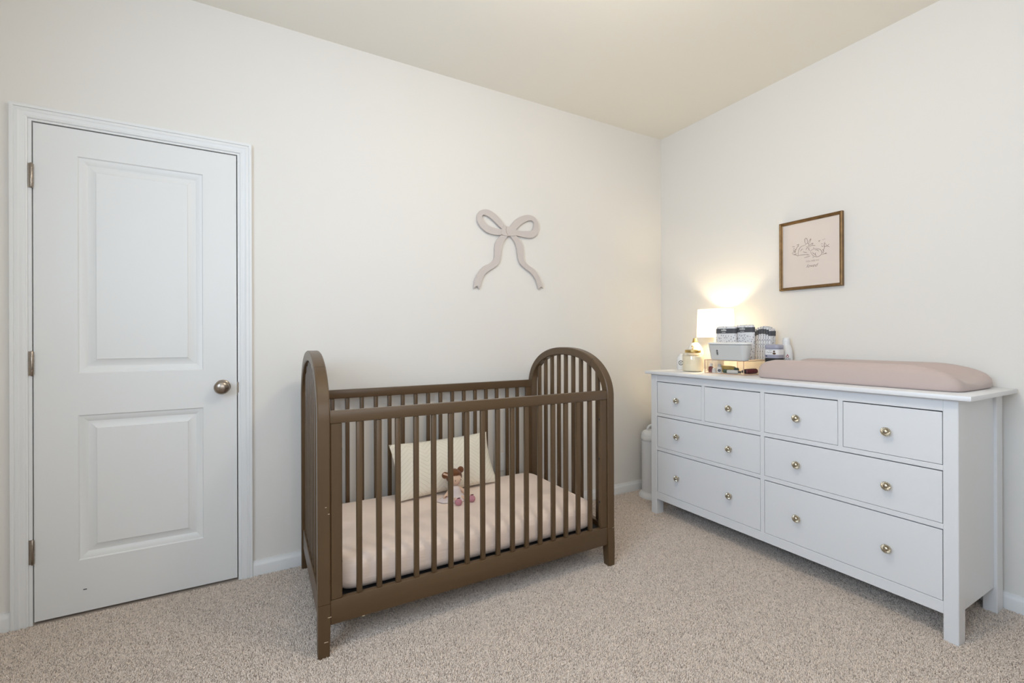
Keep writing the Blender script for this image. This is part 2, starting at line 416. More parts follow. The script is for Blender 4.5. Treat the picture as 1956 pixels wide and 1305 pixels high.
# ------------------------------------------------------------------ crib
CXL0, CXL1, CXR0, CXR1 = -2.628, -2.584, -1.258, -1.214
CYF, CYB = -0.801, -0.016
crib = empty('crib', (-1.92, -0.41, 0), 'brown wooden baby crib with arched slatted ends standing on the carpet', 'crib')
YC, A_, B_, ZS = (CYF + CYB) / 2, (CYB - CYF) / 2, 0.255, 0.868
def arch_path():
    pts = [(CYF, 0.20), (CYF, 0.5)]
    n = 48
    for k in range(n + 1):
        a = PI - PI * k / n; c, s = math.cos(a), math.sin(a); e = 2 / 2.2
        pts.append((YC + A_ * math.copysign(abs(c) ** e, c), ZS + B_ * abs(s) ** e))
    pts += [(CYB, 0.5), (CYB, 0.20)]
    return pts
W_ = 0.044
def arch_panel(x0, x1):
    P = arch_path(); inn = []
    for i, p in enumerate(P):
        a = Vector(P[max(i - 1, 0)]); c = Vector(P[min(i + 1, len(P) - 1)]); d = (c - a).normalized()
        inn.append((p[0] + d.y * W_, p[1] - d.x * W_))
    b = new_bm(); ch = 0.004
    sec = [(0, x0 + ch), (ch, x0), (1 - ch, x0), (1, x0 + ch), (1, x1 - ch), (1 - ch, x1), (ch, x1), (0, x1 - ch)]
    rings = []
    for p, i_ in zip(P, inn):
        ring = []
        for u, x in sec:
            uu = {0: 0.0, 1: 1.0, ch: ch / W_, 1 - ch: 1 - ch / W_}[u]
            ring.append(b.verts.new((x, p[0] + (i_[0] - p[0]) * uu, p[1] + (i_[1] - p[1]) * uu)))
        rings.append(ring)
    for R1, R2 in zip(rings, rings[1:]):
        for k in range(8): b.faces.new((R1[k], R1[(k + 1) % 8], R2[(k + 1) % 8], R2[k]))
    b.faces.new(rings[0]); b.faces.new(rings[-1])
    sm = new_bm(); i0 = 15; R0 = [v.co.copy() for v in rings[i0]]; R1 = [v.co.copy() for v in rings[i0 + 1]]
    cen = sum(R0, Vector()) / 8; st = (R1[0] - R0[0]).length
    A, B = [], []
    for k in range(8):
        o_ = (R0[k] - cen) * 0.008
        A.append(sm.verts.new(R0[k] + o_)); B.append(sm.verts.new(R0[k].lerp(R1[k], 0.0022 / st) + o_))
    for k in range(8): sm.faces.new((A[k], A[(k + 1) % 8], B[(k + 1) % 8], B[k]))
    return b, sm
SLY = [-0.122 - 0.0718 * k for k in range(9)]
def inner_top(y):
    c = abs((y - YC) / (A_ - W_)); e = 2.2
    return ZS + (B_ - W_) * max(0.0, 1 - c ** e) ** (1 / e)
for x0, x1 in ((CXL0, CXL1), (CXR0, CXR1)):
    b, sm = arch_panel(x0, x1)
    fr = obj('arched_end_frame', b, M['wood'], crib, smooth=40); obj('joint_seam', sm, M['black'], fr)
    xm = (x0 + x1) / 2
    b = new_bm(); box(b, xm - 0.016, xm + 0.016, CYF + W_ - 0.002, CYB - W_ + 0.002, 0.117, 0.207, 0.003)
    obj('end_rail', b, M['wood'], crib)
    for y in SLY:
        b = new_bm(); box(b, xm - 0.0085, xm + 0.0085, y - 0.0125, y + 0.0125, 0.2065, inner_top(y) + 0.006, 0.004, 2)
        obj('end_slat', b, M['wood'], crib)
    for y0, y1 in ((CYF, CYF + W_), (CYB - W_, CYB)):
        b = new_bm(); t = bmesh.new()
        vs = []
        for z, k in ((0.0, 0.004), (0.10, 0.001), (0.1985, 0.0)):
            sx = 1 if x0 < -2 else -1
            xa, xb = (x0, x1 - k) if x0 < -2 else (x0 + k, x1)
            ya, yb_ = (y0, y1 - k) if y0 < -0.4 else (y0 + k, y1)
            vs.append([t.verts.new(p) for p in ((xa, ya, z), (xb, ya, z), (xb, yb_, z), (xa, yb_, z))])
        for R1, R2 in zip(vs, vs[1:]):
            for k in range(4): t.faces.new((R1[k], R1[(k + 1) % 4], R2[(k + 1) % 4], R2[k]))
        t.faces.new(vs[0]); t.faces.new(vs[-1])
        bmesh.ops.bevel(t, geom=[e for e in t.edges if abs(e.verts[0].co.z - e.verts[1].co.z) > 0.01], offset=0.003, segments=1, affect='EDGES')
        merge(b, t); obj('leg', b, M['wood'], crib)
SLX = [-2.4795 + 0.0745 * k for k in range(16)]
for yf, yb2, front in ((CYF + 0.004, CYF + 0.030, True), (CYB - 0.046, CYB - 0.020, False)):
    ym = (yf + yb2) / 2
    b = new_bm(); box(b, CXL1 - 0.001, CXR0 + 0.001, yf, yb2, 0.860, 0.906, 0.004, 2); obj('top_rail', b, M['wood_x'], crib)
    b = new_bm(); box(b, CXL1 - 0.001, CXR0 + 0.001, yf, yb2, 0.116, 0.207, 0.004, 2); obj('bottom_rail', b, M['wood_x'], crib)
    for xa, xb in ((CXL1 + 0.001, CXL1 + 0.042), (CXR0 - 0.042, CXR0 - 0.001)):
        b = new_bm(); box(b, xa, xb, yf + 0.002, yb2 - 0.002, 0.2065, 0.8605, 0.003)
        s = obj('stile', b, M['wood'], crib)
        xin = xb if xa < -2 else xa
        for z in (0.34, 0.56, 0.76):
            b = new_bm(); lathe(b, [(0, -0.001), (0.005, -0.001), (0.005, 0.001), (0, 0.001)], xin, ym, 10, 'x', z); obj('bolt_hole', b, M['black'], s)
    for x in SLX:
        b = new_bm(); box(b, x - 0.0105, x + 0.0105, ym - 0.0095, ym + 0.0095, 0.2065, 0.8605, 0.004, 2); obj('slat', b, M['wood'], crib)
b = new_bm(); box(b, -2.575, -1.267, -0.755, -0.07, 0.170, 0.188); obj('mattress_support', b, M['black'], crib)
b = new_bm()
for x, y, z, dx, dz in ((-2.588, CYF - 0.0004, 0.150, 0.006, 0.0012), (-2.600, CYF - 0.0004, 0.062, 0.007, 0.0012), (-2.467, CYF + 0.0036, 0.1175, 0.005, 0.0012), (-2.600, CYF - 0.0004, 0.556, 0.003, 0.001), (-2.590, CYF - 0.0004, 0.530, 0.003, 0.001), (-1.224, CYF - 0.0004, 0.199, 0.006, 0.0008)):
    b = new_bm(); box(b, x - dx, x + dx, y, y + 0.001, z - dz, z + dz); obj('scuff', b, M['scuff'], crib)

# mattress with fitted sheet (subtle sag, own subdivided top)
b = new_bm()
mx0, mx1, my0, my1, mz0, mz1 = -2.570, -1.272, -0.752, -0.066, 0.1885, 0.320
N1, N2 = 60, 34
hx, hy = (mx1 - mx0) / 2, (my1 - my0) / 2; mcx, mcy = (mx0 + mx1) / 2, (my0 + my1) / 2
lv = round_levels(mz0, mz1, 0.048, 0.045, 6)
lv += [(mz1 + 0.001, 0.09), (mz1 + 0.002, 0.16), (mz1 + 0.003, 0.25)]
rr_stack(b, mcx, mcy, hx, hy, 0.095, lv, 10)
mt = obj('crib_mattress', b, M['sheet'], None, (mcx, mcy, mz0), smooth=60)
tag(mt, 'crib mattress in a pale pink fitted sheet inside the brown crib', 'mattress')

# pillow leaning on the back slats
def make_pillow():
    nu, nv = 36, 24; bm = new_bm(); uvl = bm.loops.layers.uv.new('UVMap')
    c0 = Vector((-1.893, -0.222, 0.3265)); ex = Vector((1.0, 0.085, 0.0)).normalized()
    ev = Vector((-0.01, 0.130, 0.270)); ev.normalize(); en = ex.cross(ev).normalized()   # en towards the room (-y)
    if en.y > 0: en = -en
    Wd, Hd, Th = 0.305, 0.300, 0.062
    def pt(u, v, side):
        u2 = u * (1 - 0.055 * (1 - v * v)); vv = v * (1 - 0.05 * (1 - u * u))
        th = Th * ((1 - abs(u) ** 2.6) * (1 - abs(v) ** 2.4)) ** 0.55
        return c0 + ex * (u2 * Wd) + ev * ((vv + 1) / 2 * Hd) + en * (side * th + 0.012)
    grids = []
    for side in (1, -1):
        g = [[bm.verts.new(pt(-1 + 2 * i / nu, -1 + 2 * j / nv, side)) for j in range(nv + 1)] for i in range(nu + 1)]
        grids.append(g)
        for i in range(nu):
            for j in range(nv):
                f = bm.faces.new((g[i][j], g[i + 1][j], g[i + 1][j + 1], g[i][j + 1]))
                for l, (a, c) in zip(f.loops, ((i, j), (i + 1, j), (i + 1, j + 1), (i, j + 1))): l[uvl].uv = (a / nu, c / nv * 0.5)
    bmesh.ops.remove_doubles(bm, verts=list(bm.verts), dist=1e-4)
    return bm
pil = obj('lumbar_pillow', make_pillow(), M['pillow'], None, (-1.893, -0.20, 0.324), smooth=60)
tag(pil, 'ivory chevron-woven lumbar pillow leaning against the back slats of the crib', 'pillow')

# rag doll sitting against the pillow
doll = empty('rag_doll', (-1.90, -0.325, 0.326), 'small rag doll with brown hair buns and pink shoes seated against the pillow', 'doll')
def skin_body(verts, edges, radii):
    me = bpy.data.meshes.new('s'); me.from_pydata(verts, edges, []); o = bpy.data.objects.new('s', me); COL.objects.link(o)
    o.modifiers.new('k', 'SKIN'); s = o.modifiers.new('u', 'SUBSURF'); s.levels = 2; s.render_levels = 2
    for v, r in zip(me.skin_vertices[0].data, radii): v.radius = (r, r)
    me.skin_vertices[0].data[0].use_root = True
    dg = bpy.context.evaluated_depsgraph_get(); dg.update()
    m2 = bpy.data.meshes.new_from_object(o.evaluated_get(dg)); bm = new_bm(); bm.from_mesh(m2)
    bpy.data.objects.remove(o); bpy.data.meshes.remove(m2); bpy.data.meshes.remove(me); return bm
V = [(-1.908, -0.325, 0.343), (-1.902, -0.318, 0.372), (-1.901, -0.314, 0.388), (-1.902, -0.316, 0.406), (-1.901, -0.314, 0.430), (-1.900, -0.313, 0.446),
     (-1.928, -0.325, 0.372), (-1.955, -0.340, 0.353), (-1.976, -0.352, 0.338),
     (-1.876, -0.325, 0.371), (-1.856, -0.340, 0.356), (-1.842, -0.352, 0.344),
     (-1.922, -0.360, 0.337), (-1.926, -0.395, 0.336), (-1.926, -0.420, 0.336),
     (-1.890, -0.360, 0.337), (-1.868, -0.392, 0.336), (-1.852, -0.415, 0.336)]
E_ = [(0, 1), (1, 2), (2, 3), (3, 4), (4, 5), (1, 6), (6, 7), (7, 8), (1, 9), (9, 10), (10, 11), (0, 12), (12, 13), (13, 14), (0, 15), (15, 16), (16, 17)]
Rr = [0.023, 0.020, 0.014, 0.037, 0.042, 0.030, 0.012, 0.011, 0.012, 0.012, 0.011, 0.012, 0.012, 0.009, 0.009, 0.012, 0.009, 0.009]
body = obj('body', skin_body(V, E_, Rr), M['skin'], doll, smooth=80)
b = new_bm()
for k in range(2): pass
lathe(b, [(0.014, 0.066), (0.023, 0.059), (0.029, 0.044), (0.033, 0.030), (0.048, 0.015), (0.064, 0.004), (0.068, 0.0), (0.062, 0.001), (0.030, 0.026)], -1.908, -0.340, 40, 'z', 0.3265, 1.0, 0.85)
for v in b.verts:   # wavy hem, flared further to the left
    a = math.atan2(v.co.y + 0.340, v.co.x + 1.908); r = math.hypot(v.co.x + 1.908, v.co.y + 0.340)
    if r > 0.037:
        k = 1 + 0.05 * math.sin(a * 9) + (0.45 if math.cos(a) < 0 else 0.0) * max(0, -math.cos(a))
        v.co.x = -1.908 + (v.co.x + 1.908) * k; v.co.y = -0.340 + (v.co.y + 0.340) * (1 + 0.05 * math.sin(a * 9))
dress = obj('dress', b, M['dress'], doll, smooth=60)
HC = Vector((-1.901, -0.305, 0.434))
b = new_bm()
ellipsoid(b, HC, (0.0435, 0.040, 0.041))
for v in list(b.verts):
    if v.co.z < HC.z - 0.012 and v.co.y < HC.y - 0.004 or v.co.z < HC.z - 0.026: v.co += (HC + Vector((0, 0.006, -0.005)) - v.co) * 0.35
    elif v.co.y < HC.y - 0.019 and v.co.z < HC.z + 0.011: v.co += (HC + Vector((0, 0.006, -0.005)) - v.co) * 0.30
hair = obj('hair', b, M['hair'], doll, smooth=80)
for c in ((-1.951, -0.304, 0.446), (-1.862, -0.303, 0.464)):
    b = new_bm(); ellipsoid(b, c, (0.018, 0.016, 0.018)); obj('hair_bun', b, M['hair'], doll, smooth=80)
b = new_bm(); tube(b, [(-1.966, -0.318, 0.460), (-1.951, -0.323, 0.454), (-1.936, -0.320, 0.446)], 0.0045); obj('hair_ribbon', b, M['skin'], doll)
for dx in (-0.010, 0.022):
    b = new_bm(); ellipsoid(b, (-1.901 + dx, -0.3535 + abs(dx - 0.002) * 0.15, 0.424), (0.0025, 0.0018, 0.0025), 8, 6); obj('eye', b, M['bead'], doll)
b = new_bm(); tube(b, [(-1.900, -0.3555, 0.409), (-1.893, -0.3562, 0.407), (-1.886, -0.3550, 0.409)], 0.0009, 6); obj('mouth', b, M['shoe'], doll)
for c in ((-1.926, -0.428, 0.338), (-1.848, -0.420, 0.340)):
    b = new_bm(); ellipsoid(b, c, (0.019, 0.018, 0.017)); s = obj('shoe', b, M['shoe'], doll, smooth=80)
    b = new_bm(); ellipsoid(b, (c[0] + 0.004, c[1] + 0.006, c[2] + 0.017), (0.010, 0.004, 0.003), 10, 6); obj('shoe_bow', b, M['bowred'], s)
for c in ((-1.966, -0.360, 0.353), (-1.850, -0.358, 0.358)):
    b = new_bm(); tube(b, [(c[0] - 0.009, c[1], c[2] - 0.003), c, (c[0] + 0.009, c[1], c[2] - 0.004)], [0.001, 0.0025, 0.001], 6); obj('cuff_bow', b, M['bowred'], doll)

# ------------------------------------------------------------------ bow on the wall
BOW = {
'lo':[(-1.4404,1.9139),(-1.4845,1.9573),(-1.5171,1.9773),(-1.5441,1.9882),(-1.5708,1.9894),(-1.6026,1.9778),(-1.6210,1.9562),(-1.6274,1.9292),(-1.6238,1.9059),(-1.6082,1.8815),(-1.5819,1.8583),(-1.5499,1.8427),(-1.5067,1.8368),(-1.4601,1.8405),(-1.4406,1.8598),(-1.4294,1.8857)],
'li':[(-1.4544,1.8803),(-1.4792,1.8994),(-1.5119,1.9246),(-1.5442,1.9447),(-1.5709,1.9533),(-1.5842,1.9525),(-1.5932,1.9441),(-1.5922,1.9337),(-1.5817,1.9159),(-1.5658,1.9010),(-1.5444,1.8892),(-1.5174,1.8812),(-1.4902,1.8786),(-1.4682,1.8772),(-1.4572,1.8775),(-1.4539,1.8789)],
'ro':[(-1.3900,1.9027),(-1.3614,1.9384),(-1.3269,1.9678),(-1.2861,1.9881),(-1.2448,1.9960),(-1.2090,1.9880),(-1.1850,1.9655),(-1.1742,1.9360),(-1.1761,1.8999),(-1.1914,1.8674),(-1.2215,1.8488),(-1.2572,1.8425),(-1.3041,1.8450),(-1.3417,1.8485),(-1.3674,1.8631),(-1.3844,1.8810)],
'ri':[(-1.3490,1.8871),(-1.3328,1.9045),(-1.3096,1.9258),(-1.2804,1.9460),(-1.2508,1.9582),(-1.2270,1.9612),(-1.2103,1.9495),(-1.2104,1.9317),(-1.2153,1.9132),(-1.2273,1.8955),(-1.2511,1.8893),(-1.2747,1.8861),(-1.3040,1.8827),(-1.3271,1.8826),(-1.3416,1.8840),(-1.3490,1.8851)],
'tl':[(-1.4601,1.8380),(-1.4795,1.8164),(-1.4960,1.7903),(-1.5032,1.7604),(-1.5044,1.7262),(-1.5072,1.6920),(-1.5154,1.6718),(-1.5398,1.6505),(-1.5720,1.6336),(-1.5985,1.6124),(-1.6196,1.5870),(-1.6354,1.5622),(-1.6459,1.5330),(-1.6522,1.4876)],
'tlr':[(-1.4060,1.8430),(-1.4240,1.8198),(-1.4475,1.7854),(-1.4576,1.7501),(-1.4605,1.7155),(-1.4661,1.6808),(-1.4800,1.6528),(-1.5074,1.6288),(-1.5453,1.6042),(-1.5721,1.5831),(-1.5881,1.5604),(-1.5988,1.5310),(-1.6068,1.5091),(-1.6132,1.4849)],
'trl':[(-1.4059,1.8430),(-1.3928,1.8395),(-1.3732,1.8227),(-1.3533,1.7948),(-1.3403,1.7562),(-1.3364,1.7216),(-1.3278,1.6873),(-1.3105,1.6611),(-1.2756,1.6360),(-1.2402,1.6157),(-1.2164,1.5944),(-1.1954,1.5651),(-1.1835,1.5351),(-1.1733,1.5074)],
'trr':[(-1.3503,1.8520),(-1.3340,1.8370),(-1.3187,1.8209),(-1.3013,1.7950),(-1.2939,1.7605),(-1.2917,1.7255),(-1.2871,1.6956),(-1.2696,1.6718),(-1.2400,1.6538),(-1.2102,1.6357),(-1.1862,1.6118),(-1.1651,1.5824),(-1.1500,1.5500),(-1.1366,1.5145)],
'kn':[(-1.4405,1.9065),(-1.4181,1.8979),(-1.3900,1.9027),(-1.3673,1.9019),(-1.3530,1.8921),(-1.3456,1.8705),(-1.3474,1.8503),(-1.3675,1.8442),(-1.3958,1.8411),(-1.4127,1.8383),(-1.4407,1.8401),(-1.4545,1.8435),(-1.4572,1.8628),(-1.4516,1.8831)],
'nl':(-1.6288,1.5040),'nr':(-1.1574,1.5252)}
def smooth_open(P, sub=4):
    out = []
    for i in range(len(P) - 1):
        p0 = Vector(P[max(i - 1, 0)]); p1 = Vector(P[i]); p2 = Vector(P[i + 1]); p3 = Vector(P[min(i + 2, len(P) - 1)])
        for k in range(sub):
            t = k / sub
            out.append(tuple(0.5 * ((2 * p1) + (p2 - p0) * t + (2 * p0 - 5 * p1 + 4 * p2 - p3) * t * t + (3 * p1 - p0 - 3 * p2 + p3) * t ** 3)))
    out.append(tuple(P[-1])); return out
def smooth_closed(P, sub=4):
    n = len(P); out = []
    for i in range(n):
        p0, p1, p2, p3 = (Vector(P[(i + k) % n]) for k in (-1, 0, 1, 2))
        for k in range(sub):
            t = k / sub
            out.append(tuple(0.5 * ((2 * p1) + (p2 - p0) * t + (2 * p0 - 5 * p1 + 4 * p2 - p3) * t * t + (3 * p1 - p0 - 3 * p2 + p3) * t ** 3)))
    return out
def slab_strip(A, B, y0, y1, closed, endpt=None):
    """flat board between two polylines in the x-z plane, with thickness"""
    b = new_bm(); n = len(A)
    fa = [b.verts.new((p[0], y0, p[1])) for p in A]; fb = [b.verts.new((p[0], y0, p[1])) for p in B]
    ba = [b.verts.new((p[0], y1, p[1])) for p in A]; bb = [b.verts.new((p[0], y1, p[1])) for p in B]
    rng = range(n) if closed else range(n - 1)
    for i in rng:
        j = (i + 1) % n
        b.faces.new((fa[i], fa[j], fb[j], fb[i])); b.faces.new((ba[i], ba[j], bb[j], bb[i]))
        b.faces.new((fa[i], fa[j], ba[j], ba[i])); b.faces.new((fb[i], fb[j], bb[j], bb[i]))
    if not closed:
        b.faces.new((fa[0], fb[0], bb[0], ba[0]))
        if endpt:
            e0 = b.verts.new((endpt[0], y0, endpt[1])); e1 = b.verts.new((endpt[0], y1, endpt[1]))
            b.faces.new((fa[-1], fb[-1], e0)); b.faces.new((ba[-1], bb[-1], e1))
            b.faces.new((fa[-1], e0, e1, ba[-1])); b.faces.new((fb[-1], e0, e1, bb[-1]))
        else: b.faces.new((fa[-1], fb[-1], bb[-1], ba[-1]))
    return b
bow = empty('wall_bow', (-1.40, -0.004, 1.74), 'blush pink flat wooden ribbon bow hung on the wall above the crib', 'wall decoration')
# tails end in a swallow notch: pull the last centre point up
for a, c, nm in (('tl', 'tlr', 'nl'), ('trl', 'trr', 'nr')):
    A = smooth_open(BOW[a]); B = smooth_open(BOW[c])
    b = new_bm(); y0, y1 = -0.018, -0.005; mid = [((p[0] + r[0]) / 2, (p[1] + r[1]) / 2) for p, r in zip(A, B)]
    mid[-1] = BOW[nm]; mid[-2] = ((mid[-3][0] * 0.4 + mid[-1][0] * 0.6), (mid[-3][1] * 0.4 + mid[-1][1] * 0.6))
    b = slab_strip(A, mid, y0, y1, False); t = slab_strip(mid, B, y0, y1, False); merge(b, t)
    bmesh.ops.remove_doubles(b, verts=list(b.verts), dist=1e-6)
    obj('ribbon_tail', b, M['bow'], bow, smooth=0)
for a, c in (('lo', 'li'), ('ro', 'ri')):
    obj('ribbon_loop', slab_strip(smooth_closed(BOW[a]), smooth_closed(BOW[c]), -0.0185, -0.005, True), M['bow'], bow, smooth=0)
b = new_bm(); K = smooth_closed(BOW['kn'], 3)
vf = [b.verts.new((p[0], -0.022, p[1])) for p in K]; vb = [b.verts.new((p[0], -0.005, p[1])) for p in K]
b.faces.new(vf); b.faces.new(vb)
for i in range(len(K)): b.faces.new((vf[i], vf[(i + 1) % len(K)], vb[(i + 1) % len(K)], vb[i]))
kn = obj('knot', b, M['bow'], bow, smooth=0)
b = new_bm(); tube(b, [(-1.4200, -0.022, 1.8965), (-1.4250, -0.022, 1.8812), (-1.4230, -0.022, 1.8642), (-1.4170, -0.022, 1.8500), (-1.4100, -0.022, 1.8400)], 0.0012, 6)
obj('fold_line', b, M['ink2'], kn)

# ------------------------------------------------------------------ dresser
XD = -0.508; dr = empty('dresser', (-0.28, -1.142, 0), 'long white eight-drawer dresser with brass knobs against the right wall', 'dresser')
DY0, DY1 = -0.376, -1.909
b = new_bm(); box(b, -0.538, -0.020, -0.349, -1.953, 0.936, 0.9555, 0.003, 2); obj('top', b, M['dresser'], dr)
for y0, y1 in ((DY0, -0.424), (-1.864, DY1)):
    for x0, x1 in ((XD, -0.445), (-0.094, -0.024)):
        b = new_bm(); box(b, x0, x1, y0, y1, 0, 0.9365, 0.002); obj('leg', b, M['dresser'], dr)
for y0, y1 in ((-0.386, -0.402), (-1.899, -1.883)):
    b = new_bm(); box(b, -0.446, -0.093, y0, y1, 0.112, 0.9365); obj('side_panel', b, M['dresser'], dr)
b = new_bm(); box(b, -0.062, -0.056, -0.42, -1.866, 0.105, 0.9365); obj('back_panel', b, M['dresser'], dr)
b = new_bm(); box(b, XD + 0.001, -0.47, -0.4235, -1.8645, 0.106, 0.1535, 0.001); obj('apron', b, M['dresser'], dr)
b = new_bm(); box(b, XD + 0.001, -0.47, -0.4235, -1.8645, 0.888, 0.9365, 0.001); obj('top_rail', b, M['dresser'], dr)
b = new_bm(); box(b, -0.47, -0.07, -0.425, -1.863, 0.135, 0.142); obj('bottom_panel', b, M['dgap'], dr)
b = new_bm(); lathe(b, [(0, 0.0), (0.016, 0.0), (0.020, 0.006), (0.020, 0.046), (0, 0.046)], -0.43, -1.365, 20, 'z', 0.090); obj('centre_bracket', b, M['plastic'], dr)
b = new_bm(); box(b, XD + 0.001, -0.08, -1.1355, -1.1565, 0.153, 0.8885, 0.001); obj('centre_divider', b, M['dresser'], dr)
for z0, z1 in ((0.6585, 0.6795), (0.4315, 0.4525)):
    for y0, y1 in ((-0.4235, -1.136), (-1.156, -1.8645)):
        b = new_bm(); box(b, XD + 0.001, -0.46, y0, y1, z0, z1, 0.001); obj('drawer_rail', b, M['dresser'], dr)
for y0, y1 in ((-0.7725, -0.7920), (-1.5015, -1.5210)):
    b = new_bm(); box(b, XD + 0.001, -0.12, y0, y1, 0.679, 0.8885, 0.001); obj('drawer_divider', b, M['dresser'], dr)
def drawer(y0, y1, z0, z1, knobs):
    g = 0.0018
    b = new_bm(); box(b, XD + 0.0015, XD + 0.020, y0 - g, y1 + g, z0 + g, z1 - 0.0045, 0.0012)
    d = obj('drawer', b, M['dresser'], dr)
    b = new_bm(); box(b, XD + 0.020, -0.10, y0 - 0.012, y1 + 0.012, z0 + 0.01, z1 - 0.03); obj('drawer_box', b, M['dgap'], d)
    for ky, kz in knobs:
        b = new_bm()
        lathe(b, [(0, 0.004), (0.007, 0.004), (0.007, -0.014), (0.012, -0.017), (0.0175, -0.0195), (0.0185, -0.022), (0.0165, -0.0255), (0.012, -0.0265), (0.009, -0.0255), (0.007, -0.0275), (0.004, -0.029), (0, -0.0293)], XD, ky, 32, 'x', kz)
        for v in b.verts:   # petal fluting round the rim
            r = math.hypot(v.co.y - ky, v.co.z - kz)
            if r > 0.011:
                a = math.atan2(v.co.z - kz, v.co.y - ky); k = 1 + 0.05 * math.cos(a * 16); v.co.y = ky + (v.co.y - ky) * k; v.co.z = kz + (v.co.z - kz) * k
                v.co.x += 0.0012 * math.cos(a * 16)
        obj('knob', b, M['brass'], d, smooth=50)
cols = [(-0.4285, -0.7725), (-0.7920, -1.1355), (-1.1565, -1.5015), (-1.5210, -1.8635)]
ks = [-0.600, -0.963, -1.327, -1.690]
for (y0, y1), k in zip(cols, ks): drawer(y0, y1, 0.6795, 0.888, [(k, 0.780)])
for y0, y1, kk in ((-0.4285, -1.1355, ks[:2]), (-1.1565, -1.8635, ks[2:])):
    drawer(y0, y1, 0.4525, 0.6585, [(k, 0.553) for k in kk]); drawer(y0, y1, 0.1535, 0.4315, [(k, 0.291) for k in kk])

# changing pad
def make_pad():
    b = new_bm(); nu, nv = 64, 28
    x0, x1, y0, y1 = -0.437, -0.032, -1.057, -1.895; zb = 0.9560
    def top(u, v):     # u along the length (y) -1..1, v across (x) -1..1
        z = 0.060 + 0.042 * abs(v) ** 2.2
        z -= 0.030 * max(0, (u - 0.55) / 0.45) ** 2 + 0.012 * max(0, (-u - 0.80) / 0.20) ** 2
        return z
    def outline(u, v, ins):
        # superellipse style rounded footprint
        return (x0 + x1) / 2 + v * ((x1 - x0) / 2 - ins), (y0 + y1) / 2 + u * ((y1 - y0) / 2 + ins) * 1.0
    rings = []
    N = 96
    def edge(a):
        c, s = math.cos(a), math.sin(a); e = 2 / 11.0
        return math.copysign(abs(c) ** e, c), math.copysign(abs(s) ** e, s)
    prof = [(0.000, 0.00, 0.012), (0.0, 0.05, 0.004), (0.0, 0.12, 0.001), (0, 0.35, 0.0), (0, 0.65, 0.002), (0, 0.85, 0.010), (0, 0.95, 0.020), (0, 1.0, 0.036)]
    for _, hz, ins in prof:
        ring = []
        for k in range(N):
            u, v = edge(2 * PI * k / N); x, y = outline(u, v, ins)
            ring.append(b.verts.new((x, y, zb + hz * top(u, v))))
        rings.append(ring)
    for s_ in (0.85, 0.7, 0.5, 0.3, 0.12):
        ring = []
        for k in range(N):
            u, v = edge(2 * PI * k / N); x, y = outline(u * s_, v * s_, 0.036 * s_)
            ring.append(b.verts.new((x, y, zb + top(u * (0.5 + 0.5 * s_), v * s_) + 0.002)))
        rings.append(ring)
    for A, B in zip(rings, rings[1:]):
        for k in range(N): b.faces.new((A[k], A[(k + 1) % N], B[(k + 1) % N], B[k]))
    b.faces.new(rings[0]); b.faces.new(rings[-1])
    return b
pad = obj('changing_pad', make_pad(), M['pad'], None, (-0.235, -1.487, 0.956), smooth=60)
tag(pad, 'contoured baby changing pad in a dusty pink knit cover lying on the dresser', 'changing pad')

# ------------------------------------------------------------------ framed print
FY0, FY1, FZ0, FZ1 = -0.956, -1.300, 1.461, 1.872
fr = empty('framed_print', (0, -1.128, 1.665), 'small framed rabbit sketch print in an antique gold frame above the dresser', 'picture')
b = new_bm(); fw = 0.017
FP = [(0, 0.004), (0, 0.016), (0.004, 0.018), (0.007, 0.0235), (0.012, 0.026), (0.0165, 0.024), (0.017, 0.020), (0.017, 0.004)]
iy0, iy1, iz0, iz1 = FY0 - fw, FY1 + fw, FZ0 + fw, FZ1 - fw
sweep_rect(b, FP, [lambda u, d: (-d, iy0 + u, iz0 - u), lambda u, d: (-d, iy1 - u, iz0 - u), lambda u, d: (-d, iy1 - u, iz1 + u), lambda u, d: (-d, iy0 + u, iz1 + u)], True)
obj('frame', b, M['frame'], fr, smooth=30)
b = new_bm(); box(b, -0.012, -0.004, iy0 + 0.004, iy1 - 0.004, iz0 - 0.004, iz1 + 0.004); pp = obj('print', b, M['paper'], fr)
